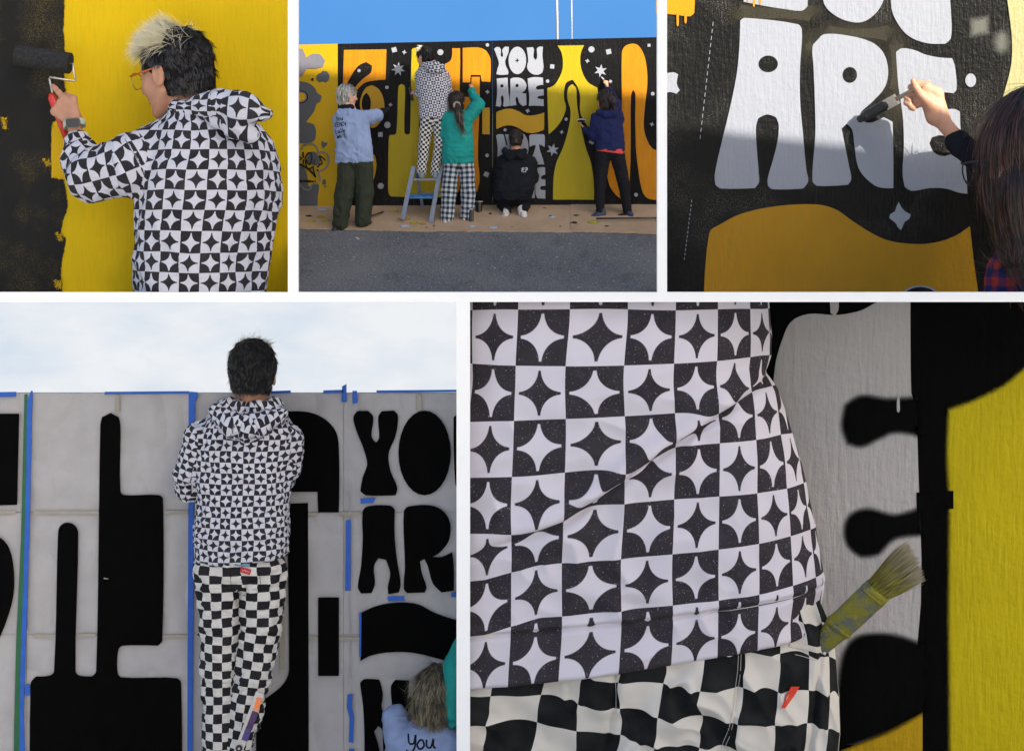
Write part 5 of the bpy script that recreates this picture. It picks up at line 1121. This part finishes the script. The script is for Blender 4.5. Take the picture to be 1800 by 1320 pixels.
S = Sculpt(V(1640,310,-200), V(1760,190,-40), 1.2); S.cone(V(1716,282,-130), V(1690,256,-108), 23, 21, 4); S.cone(V(1690,256,-108), V(1685,250,-104), 22, 22, 2); sculpt_obj('dark_sleeve', b, S, BLACKC, f3['root'], fold=dict(amp=1.2, size=12))
R3, c3, H3 = f3['R'], f3['c'], f3['H']
def long_hair(S, w):
    S.ell(w(0, -.18, -.22), np.array((.36, .33, .45))*H3, .06*H3, 'add', R3); S.cone(w(-.1, -.2, -.2), w(-.12, -.22, -.62), .3*H3, .26*H3, .08*H3); S.cone(w(-.14, .08, .0), w(-.12, .0, -.55), .22*H3, .17*H3, .08*H3); S.ell(w(0, .08, -.05), np.array((.32, .27, .42))*H3, .05*H3, 'add', R3)
S, w = hair_cap(b, c3, H3, R3, 2.2, nape=-.66, grow=1.02, ear=False, face=False, extra=long_hair); hV, hQ = S.skin(1); hV = folds(hV, hQ, 4.0, 22, (1.2, 1.2, .5), True, 1.0)
hm = mesh('hair', b.q(hV), hQ, BROWNC, f3['root'], smooth=True)
crown = w(0, -.05, .5)
strands('hair_strands', b, hV, hQ, HAIR3, hm, 7000, .34*H3, 1.5, lambda P, N: (P - crown)/np.linalg.norm(P - crown, axis=1, keepdims=True)*.8 - np.array([0, 0, 1.2]), .01, seed=12, jit=.08, curl=.08, seg=7, wrap=.75, clump=22)
strands('loose_hairs', b, hV, hQ, HAIR3, hm, 60, .16*H3, .8, lambda P, N: (P - crown)/np.linalg.norm(P - crown, axis=1, keepdims=True)*.8 + np.array([-.2, 0, -.3]),   .2, seed=13, jit=.3, curl=.3, seg=7)
glasses(b, f3['root'], c3, H3, R3, SHOEK, SHOEK, r=.12)
pb = thing('paintbrush', 'flat paintbrush with black loaded bristles held against the letter', 'paintbrush', b.p(1560,185,-40))
bp = V(1612,156,-87); tip = V(1531,205,-12); ad = (tip-bp)/np.linalg.norm(tip-bp); L_ = np.linalg.norm(tip-bp)
v, f = tube([bp - ad*34, bp, bp + ad*L_*.34], [2.6, 3.4, 4.2], 10); mesh('handle', b.q(np.array(v)), f, simple('pale_wood_handle', (.32,.24,.17), .5), pb, smooth=True)
side = np.cross(ad, [0, 1.0, .0]); side /= np.linalg.norm(side)
v, f = beam(bp + ad*L_*.32, bp + ad*L_*.52, side, 19, 9); mesh('ferrule', b.q(np.array(v)), f, simple('brushed_steel', (.45,.43,.38), .25, .1, metal=.8), pb)
S = Sculpt(np.minimum(bp, tip) - 25, np.maximum(bp, tip) + 25, .9); S.cone(bp + ad*L_*.5, bp + ad*L_*.85, 9.5, 9, 2, flat=((0, 1, 0), .6)); S.cone(bp + ad*L_*.85, tip, 9, 6.5, 2, flat=((0, 1, 0), .6)); sculpt_obj('bristles', b, S, simple('black_wet_bristles', (.008,.008,.008), .35), pb, fold=dict(amp=.8, size=4))

# ------------------------------------------------------------ bay 4: person in front of the stencils
b = B4.at(-110)
f4 = figure(b, dict(label='person in star check hoodie and checkered trousers facing the paper stencil wall', base=(420,1452,-95), head=((442,661,-92),113,0,4,0), neck=(439,722,-95), neck_r=29, cell=1.5, bcell=1.6,
    torso=[(421,985,-95,81,52),(422,955,-95,82,54),(424,900,-95,79,52),(425,850,-95,80,52),(427,800,-95,84,54),(430,765,-95,86,54),(432,742,-95,74,50),(436,722,-95,52,42),(438,708,-95,34,32)], power=2.25, top=STAR, k=6, hem_cut=.12,
    fold=[dict(amp=5.0, size=32, stretch=(1,1,1.25), seed=12.0), dict(amp=1.6, size=12, seed=14.0)],
    arms=[dict(pts=[(350,775,-95),(330,835,-90),(329,862,-78),(360,868,-40)], r=[30,25,23,14], bias=2, hand=((372,866,-30),(.6,.7,.1),(-.5,.2,.8),40,(.4,.5,.6,.6),-1)), dict(pts=[(505,775,-95),(500,825,-86),(494,845,-70),(475,852,-40)], r=[26,22,20,14], bias=2)],
    hood=[((388,722,-128),(418,742,-152),15,20,5),((492,724,-128),(462,742,-152),14,19,5),((418,742,-152),(462,742,-152),20,19,5),((440,750,-152),(441,762,-146),18,10,5),((396,712,-105),(404,712,-125),14,14,5),((482,712,-105),(476,714,-125),13,13,5),((404,714,-128),(476,714,-128),10,10,5)],
    print=dict(r=(84,54), cell=19.3, u0=.62, v0=.83, hood=[dict(pts=[(385,722,-128),(440,742,-140),(494,722,-128)], r=[18,26,18], bias=-5, ref=(0,-1,.2))]),
    hips=[((420,1000,-95),(74,50,44))], legs=[dict(pts=[(384,1005,-95),(385,1100,-95),(384,1180,-93),(385,1260,-95),(384,1340,-95),(384,1436,-95)], r=[43,34,31,29,27,24], u0=.5), dict(pts=[(456,1005,-95),(456,1100,-95),(443,1180,-99),(430,1255,-102),(416,1330,-102),(414,1436,-100)], r=[43,35,31,27,22,20], u0=.0)], pants=CHECK, pprint=15.4,
    pfold=[dict(amp=5.5, size=30, stretch=(1,1,1.5), seed=21.0), dict(amp=1.8, size=11, seed=22.0)],
    shoes=[((382,1454,-96),(378,1456,-60),15,SHOEG), ((414,1454,-98),(418,1456,-62),15,SHOEG)]))
hm, hV, hQ, hw = hair(b, f4['root'], f4['c'], f4['H'], f4['R'], DARKC, DARKH, 9000, 1.5, .095, .0065, .15, nape=-.26, seed=15, jit=.4, bump=.03, ear_clear=False, grow=1.02)
l4 = lambda P: ((P - f4['c']) @ f4['R'])/f4['H']
strands('bleached_fringe', b, hV, hQ, BLOND, hm, 320, .19*f4['H'], .006*f4['H'], lambda P, N: np.tile(f4['R'][:,1] + f4['R'][:,2]*.2 + f4['R'][:,0]*.4, (len(P), 1)), .9, sel=lambda P, N: (l4(P)[:,2] > .44) & (l4(P)[:,1] > -.12), seed=16, jit=.5)
bv = bvh_of(*f4['pantsg']); RED = simple('red_woven_label', (.42, .012, .02), .7, .1)
lab_ = drape('trouser_label', b, bv, [ribbon([(428,993.5),(446,998)], 10, 3)], RED, f4['pants'], 1.6); drape('label_script', b, bv, [ribbon([(431,994.5),(433.5,996),(436,993.5),(437,997),(440,996.3),(443.5,998.5)], .8, 3)], WPRINT, f4['pants'], 2.4)
drape('pocket_seam', b, bv, [ribbon([(411,1000),(411,1020),(414,1038),(437,1042),(459,1034),(461,1000)], 1.0, 4)], PRINT, f4['pants'], .7)
drape('belt_patch', b, bv, [ribbon([(418,985),(444,986)], 5, 3)], simple('blue_patch', (.10,.22,.33), .7), f4['pants'], 2.0)
# stepladder rail with paint smears
lad = thing('stepladder', 'clear edged stepladder rail smeared orange and purple beside checkered trousers', 'stepladder', b.p(440,1455,-150))
M_al = simple('scuffed_aluminium', (.42,.41,.42), .35, .15, 20, metal=.4); M_or = simple('orange_smear', (.75,.19,.05), .5, .08); M_pu = simple('purple_smear', (.035,.01,.06), .5, .4); M_vi = simple('violet_smear', (.045,.03,.16), .5, .3)
bar('rail', b, V(463,1206,-150), V(425,1308,-152), (1,0,.4), 15, 4, M_al, lad)
for p0, p1, w_, mt in (((462,1214),(456,1236),9,M_or),((455,1238),(444,1268),11,M_pu),((444,1266),(436,1288),11,M_vi)): bar('paint_smear', b, V(*p0,-153), V(*p1,-153.6), (1,0,.4), w_, 1.5, mt, lad)
v, f = tube([V(427,1301,-156), V(427,1301,-149)], 6, 16); mesh('hinge', b.q(np.array(v)), f, SHOEK, lad); v, f = tube([V(427,1301,-157.5), V(427,1301,-156)], 2, 10); mesh('rivet', b.q(np.array(v)), f, M_al, lad)
bar('rail', b, V(427,1304,-152), V(462,1455,-162), (1,0,.3), 13, 4, M_al, lad); bar('rail', b, V(424,1306,-150), V(396,1455,-160), (1,0,.3), 8, 4, M_al, lad); bar('paint_smear', b, V(431,1309,-156), V(435,1316,-156.5), (1,0,.3), 9, 1.5, BL4, lad); bar('tread', b, V(408,1390,-155), V(448,1390,-155), (0,1,0), 16, 6, M_al, lad)
# person in the corner
fg = figure(b, dict(label='person with streaked blond hair in lilac tee bending at the paper wall', base=(745,1452,-110), head=((768,1225,-112),104,-10,10,-6), neck=(762,1285,-118), neck_r=27, cell=1.6, bcell=1.6,
    torso=[(738,1452,-118,70,46),(738,1400,-118,72,48),(742,1340,-118,70,48),(748,1300,-118,66,46),(752,1280,-118,54,40),(758,1266,-118,34,30)], power=2.3, top_name='tshirt', top=LILAC, k=6, fold=[dict(amp=3.0, size=26, seed=31.0)],
    arms=[dict(pts=[(700,1290,-116),(694,1272,-92),(702,1280,-62)], r=[24,20,15], sleeve=[(702,1292,-116),(694,1266,-98)], sr=[25,22], hand=((712,1292,-44),(.5,.7,-.3),(-.4,-.6,.5),34,(.5,.6,.7,.7),1))]))
STRK = hair_mat('streaked_blond_hair', (.02, .017, .010), (.36, .31, .20), split=(.3, 1.0))
hair(b, fg['root'], fg['c'], fg['H'], fg['R'], simple('dark_blond_base', (.05,.042,.025), .6, .3), STRK, 6500, 1.6, .30, .0075, .06, nape=-.42, seed=17, jit=.15, ear_clear=False, ear=True)
bv = bvh_of(*fg['topg'])
drape('shirt_lettering', b, bv, [ribbon([(x_ - 2, y_ - 22) for x_, y_ in p], 3.2, 4) for p in ([(722,1299),(724,1312),(732,1312),(735,1299),(734,1318),(726,1328),(719,1324)], [(744,1306),(738,1314),(743,1321),(750,1316),(747,1307),(741,1308)], [(754,1306),(755,1317),(762,1318),(766,1305),(766,1316),(770,1320)], [(712,1330),(724,1345),(735,1338)], [(742,1334),(748,1352),(756,1335)], [(763,1332),(766,1350),(775,1345)])], PRINT, fg['top'], .8)
fh = thing('person', 'person in teal hoodie whose raised sleeve hangs over the blond hair', 'person', b.p(812,1452,-130))
S = Sculpt(V(765,1290,-190), V(815,1110,-90), 1.5); S.cone(V(806,1160,-150), V(800,1240,-152), 24, 17, 4); S.cone(V(800,1240,-152), V(797,1258,-150), 14, 8, 4); S.cone(V(812,1120,-150), V(806,1160,-150), 12, 24, 5)
sculpt_obj('hoodie_sleeve', b, S, TEAL, fh, fold=[dict(amp=2.4, size=20, stretch=(1.6,1.6,.7), seed=41.0)])
S = Sculpt(V(780,1300,-180), V(825,1100,-110), 2.0); S.cone(V(808,1120,-150), V(806,1160,-150), 7, 9, 3); S.cone(V(806,1160,-150), V(803,1235,-150), 9, 8, 3); sculpt_obj('body', b, S, SKIN, fh)
# ------------------------------------------------------------ bay 5: close view of hem, pocket and brush
b = B5.at(-240)
def interp(tbl, v): t_ = np.array(tbl, float); return np.interp(v, t_[:,0], t_[:,1])
p5 = thing('person', 'person in star check hoodie with a paintbrush in checkered trouser pocket', 'person', b.p(1080,1470,-130))
XR = [(480,1358),(531,1366),(600,1373),(632,1371),(655,1362),(672,1366),(700,1384),(760,1404),(850,1428),(950,1450),(1020,1462),(1066,1470),(1076,1470),(1130,1460),(1160,1456)]
CX, CDP, RD = 1040.0, -120.0, 150.0
def fold_line(x): return np.interp(x, [780, 840, 990, 1130, 1240, 1300, 1372, 1420], [985, 962, 905, 808, 738, 700, 652, 620])
def hoodie5(nv=260, nt=300):
    v = np.linspace(527, 1163, nv)[:, None]; 
    rx = interp(XR, v) - CX; th0 = -np.arcsin(np.clip((CX - 813)/rx, 0, .999)**(1/.92)); th = th0 + (rad(118) - th0)*np.linspace(0, 1, nt)[None, :]
    x = CX + rx*np.sign(np.sin(th))*np.abs(np.sin(th))**.92; d = CDP - RD*np.cos(th)
    tilt = np.clip((v - 560)/600, 0, 1)*-.125
    y = v + tilt*(x - 1200) + 0*th; seam = 1078.0
    P = np.stack([x, y, 0*x], -1)
    # the crease running up to the side
    s = (y - fold_line(x))*.82; front = np.cos(th) > -.3
    wgt = np.clip((x - 800)/150, .35, 1)*front
    d = d + wgt*(-17*np.exp(-((s + 13)/15)**2) + 9*np.exp(-((s - 7)/8)**2) - 6*np.exp(-((s - 34)/26)**2))
    y = y + wgt*9*np.exp(-((s + 8)/12)**2)
    n1 = vnoise(np.stack([x/150, y/110, d/150], -1)); n2 = vnoise(np.stack([x/48 + 1.5*n1, y/62 + n1, d/80 + 4], -1)); n3 = vnoise(np.stack([x/22 + y/60, y/38, d/30 + 8], -1))
    side = np.clip((x - 1300)/120, 0, 1)
    n4 = 1 - np.abs(vnoise(np.stack([x/75 - y/160 + n1, y/60 + x/210, d/90 + 12], -1)))*2
    d = d - 9*n1 - (3 + 9*side)*n2 - 6.5*n4*np.clip((v - 640)/100, .25, 1) - (.8 + 3.5*side*np.clip((v - 900)/120, 0, 1)*np.clip((1075 - v)/30, 0, 1))*n3
    # gathered rib seam and hem band
    d = d + 7*np.exp(-((v - seam)/3.5)**2) - 5*np.exp(-((v - seam + 9)/7)**2) - 3*np.clip((v - seam)/8, 0, 1)
    rim = np.clip((v - 1155)/8, 0, 1); d = d + 9*rim**2
    sg = np.hypot(np.diff(rx*np.sin(th), axis=1), np.diff(rx*.72*np.cos(th), axis=1)); arc = np.concatenate([np.zeros((nv, 1)), np.cumsum(sg, 1)], 1)
    arc = arc - np.array([np.interp(0, th[i], arc[i]) for i in range(nv)])[:, None]
    hid = .34/(1 + np.exp(-(s - 2)/3.0))*wgt
    u = arc/87.0 + .45 + .10*(v - 800)/400 + .035*n1*1.5 - .16*tilt*8*(y - 800)/600*.0
    vv_ = -(v)/90.5 - hid + .05*n1 + .02*n2*side; vv_ = np.where(v > seam, -12.0 - (v - seam)/88.0 + .02*n1, vv_)
    return x, y, d, u, vv_, nv, nt
x, y, d, u, v_, nv, nt = hoodie5()
G = np.stack([x, d, -y], -1).reshape(-1, 3); UVv = np.stack([u + .02, v_ + .02], -1).reshape(-1, 2)
Qs = np.array([(r*nt+c, (r+1)*nt+c, (r+1)*nt+c+1, r*nt+c+1) for r in range(nv-1) for c in range(nt-1)])
STAR5 = fabric('star_check_sweatshirt', 'star', (.030, .025, .032), (.62, .585, .655), weave=150, lint=70)
hoo = mesh('hoodie', b.q(G), Qs, STAR5, p5, smooth=True, uv=UVv[Qs.ravel()])
# trousers
XP = [(1080,1455),(1140,1478),(1180,1488),(1250,1495),(1320,1497),(1480,1490)]
def pants5(nv=150, nt=260):
    v = np.linspace(1090, 1475, nv)[:, None]; rx = interp(XP, v) - CX; th0 = -np.arcsin(np.clip((CX - 813)/rx, 0, .999)); th = th0 + (rad(125) - th0)*np.linspace(0, 1, nt)[None, :];
    x = CX + rx*np.sin(th); d = CDP + 12 - (RD - 6)*np.cos(th) + 0*v; y = v - .06*(x - 1200)*np.clip((1250 - v)/120, 0, 1)
    n1 = vnoise(np.stack([x/120, y/95 + x/200, d/120 + 3], -1)); n2 = 1 - np.abs(vnoise(np.stack([x/46 + n1 - y/90, y/70 + n1, d/70 + 6], -1)))*2; n3 = vnoise(np.stack([x/20, y/26, d/30], -1))
    d = d - 18*n1 - 11*n2 - 2*n3
    for fx, fw, a in ((1082, 6, 10), (1300, 5, 7), (1452, 6, 12)): d = d + a*np.exp(-((x - fx - (y - 1200)*(-.12))/fw)**2)
    arc = np.concatenate([[0], np.cumsum(np.hypot(np.diff(430*np.sin(th[60])), np.diff(270*np.cos(th[60]))))]); arc -= np.interp(0, th[60], arc)
    a = rad(9); uu = (arc[None, :] + 0*v)/71 + .24*n1 + .09*n2; vv = -v/58 + .20*n1 + .10*n2
    return x, y, d, uu*math.cos(a) - vv*math.sin(a), uu*math.sin(a) + vv*math.cos(a), nv, nt
x, y, d, u, v_, nv, nt = pants5(); G2 = np.stack([x, d, -y], -1).reshape(-1, 3); UVp = np.stack([u, v_], -1).reshape(-1, 2)
Q2 = np.array([(r*nt+c, (r+1)*nt+c, (r+1)*nt+c+1, r*nt+c+1) for r in range(nv-1) for c in range(nt-1)])
CHECK5 = fabric('checkerboard_twill', 'check', (.006, .007, .008), (.62, .585, .54), weave=150)
pn = mesh('trousers', b.q(G2), Q2, CHECK5, p5, smooth=True, uv=UVp[Q2.ravel()])
# pocket welt, seams and the red tag
bv = bvh_of(G2, Q2)
STCH = simple('pale_stitching', (.45,.43,.40), .8); RED5 = simple('red_tag', (.60, .035, .012), .7, .08)
drape('pocket_edge', b, bv, [ribbon([(1396,1142),(1425,1150),(1452,1158),(1466,1166)], 10, 4)], simple('cream_twill', (.58,.55,.50), .9), pn, 3.0)
for p in ([(1300,1140),(1296,1190),(1288,1250),(1270,1320)], [(1306,1140),(1302,1190),(1294,1250),(1276,1320)]): drape('seam_stitching', b, bv, [ribbon(p, 1.0, 5)], STCH, pn, 1.2)
for p in ([(1080,1180),(1082,1215),(1082,1250)], [(1405,1162),(1430,1170),(1448,1176)]): drape('seam_stitching', b, bv, [ribbon(p, 1.0, 5)], STCH, pn, 1.2)
tg = drape('red_tag', b, bv, [([(1395,1214),(1386,1230),(1376,1249)], [(1412,1217),(1401,1234),(1383,1250)])], RED5, pn, 5.0)
drape('tag_mark', b, bv, [ribbon([(1386,1236),(1391,1228)], 1.2, 2), ribbon([(1389,1240),(1394,1233)], 1.0, 2)], STCH, tg, 6.0)
S = Sculpt(V(812,1480,-330), V(1500,522,80), 9.0); S.loft([(1120,CDP+10,-1470,300,105),(1120,CDP+10,-1200,300,105),(1110,CDP+10,-1000,290,105),(1100,CDP+5,-700,240,100),(1090,CDP+5,-530,230,100)], 5, power=2.1)
sculpt_obj('body', b, S, SKIN, p5)
# brush in the pocket
pb = thing('paintbrush', 'paint caked flat brush sticking out of the checkered trouser pocket', 'paintbrush', b.p(1462,1160,-110))
a0, a1 = V(1430,1186,-138), V(1549,1042,-215); ad = (a1-a0)/np.linalg.norm(a1-a0); sd = np.array([ad[2], 0, -ad[0]]); sd /= np.linalg.norm(sd); nm = np.cross(ad, sd)
t = NT('paint_caked_steel'); t.b.inputs['Roughness'].default_value = .35; t.b.inputs['Metallic'].default_value = .15
n1, n2, n3 = t.noise(3.5, 5, .65), t.noise(7, 5, .7, w=4), t.noise(11, 5, .75, w=9)
c = t.mix(t.ramp(n1, .42, .55), (.13, .14, .115), (.23, .21, .012)); c = t.mix(t.ramp(n2, .60, .63), c, (.40, .24, .01)); c = t.mix(t.ramp(n3, .66, .69), c, (.03, .2, .16)); c = t.mix(t.ramp(t.noise(8, 4, .6, w=15), .6, .64), c, (.09, .12, .07))
t.base(c); t.lk(t.bump(n3, .8, .04), t.b.inputs['Normal']); M_cake = t.m
def slab(p, q, w0, w1, t0, t1, mat, name, n=10):
    vs, fs = [], []; m = 14
    for i in range(n):
        f_ = i/(n-1); c_ = p + (q-p)*f_; w_ = w0 + (w1-w0)*f_; th_ = t0 + (t1-t0)*f_
        for j in range(m):
            a = 2*math.pi*j/m; ca, sa = math.cos(a), math.sin(a)
            vs.append(c_ + sd*w_/2*np.sign(ca)*abs(ca)**.5 + nm*th_/2*np.sign(sa)*abs(sa)**.7 + RNG.normal(0, .35, 3))
    for i in range(n-1):
        for j in range(m): k = (j+1) % m; fs.append((i*m+j, i*m+k, (i+1)*m+k, (i+1)*m+j))
    fs += [tuple(reversed(range(m))), tuple((n-1)*m + j for j in range(m))]
    return mesh(name, b.q(np.array(vs)), fs, mat, pb, smooth=True)
mid = a0 + (a1-a0)*.46
slab(a0, mid, 32, 46, 20, 22, M_cake, 'handle'); fer = slab(mid - ad*3, a1, 50, 52, 24, 23, M_cake, 'ferrule', 14)
for s_ in (.02, .85): 
    c_ = mid + (a1-mid)*s_; slab(c_, c_ + ad*5, 53, 53, 26, 26, M_cake, 'ferrule_band', 4)
# bristles
n = 1500; rg = np.random.default_rng(21); vs, fs, cl = [], [], []
for i in range(n):
    q = rg.uniform(-1, 1); z = rg.uniform(-1, 1)*math.sqrt(max(0, 1 - q*q*.8)); s0 = a1 - ad*4 + sd*q*23 + nm*z*9
    tone = rg.uniform(0, .4); L_ = 92*(1 - .17*q)*rg.uniform(.86, 1.04); dirv = ad + sd*(q*.13 + .10 + rg.normal(0, .035)) + nm*(z*.05 + rg.normal(0, .03)); e = s0 + dirv*L_; m_ = s0 + dirv*L_*.5 + nm*rg.normal(0, 1) + sd*rg.normal(0, .8)
    for p_, w_, tt in ((s0, .75, 0), (m_, .65, .5), (e, .2, 1)): vs += [p_ - sd*w_, p_ + sd*w_ + nm*w_*.6]; cl += [tt*.6 + tone]*2
    k = 6*i; fs += [(k, k+1, k+3, k+2), (k+2, k+3, k+5, k+4)]
t = NT('paint_stiff_bristle'); t.b.inputs['Roughness'].default_value = .6; atn = t.n('ShaderNodeAttribute', attribute_name='mix')
rp = t.n('ShaderNodeValToRGB'); t.lk(atn.outputs['Fac'], rp.inputs[0]); e_ = rp.color_ramp.elements; e_[0].position = 0; e_[0].color = (.32, .28, .010, 1); e_[1].position = 1; e_[1].color = (.58, .50, .46, 1)
for ps, cc in ((.18, (.05, .045, .015)), (.34, (.33, .29, .03)), (.5, (.14, .12, .03)), (.68, (.34, .29, .13))): q_ = e_.new(ps); q_.color = (*cc, 1)
t.base(rp.outputs[0])
mesh('bristles', b.q(np.array(vs)), fs, t.m, pb, col=cl)
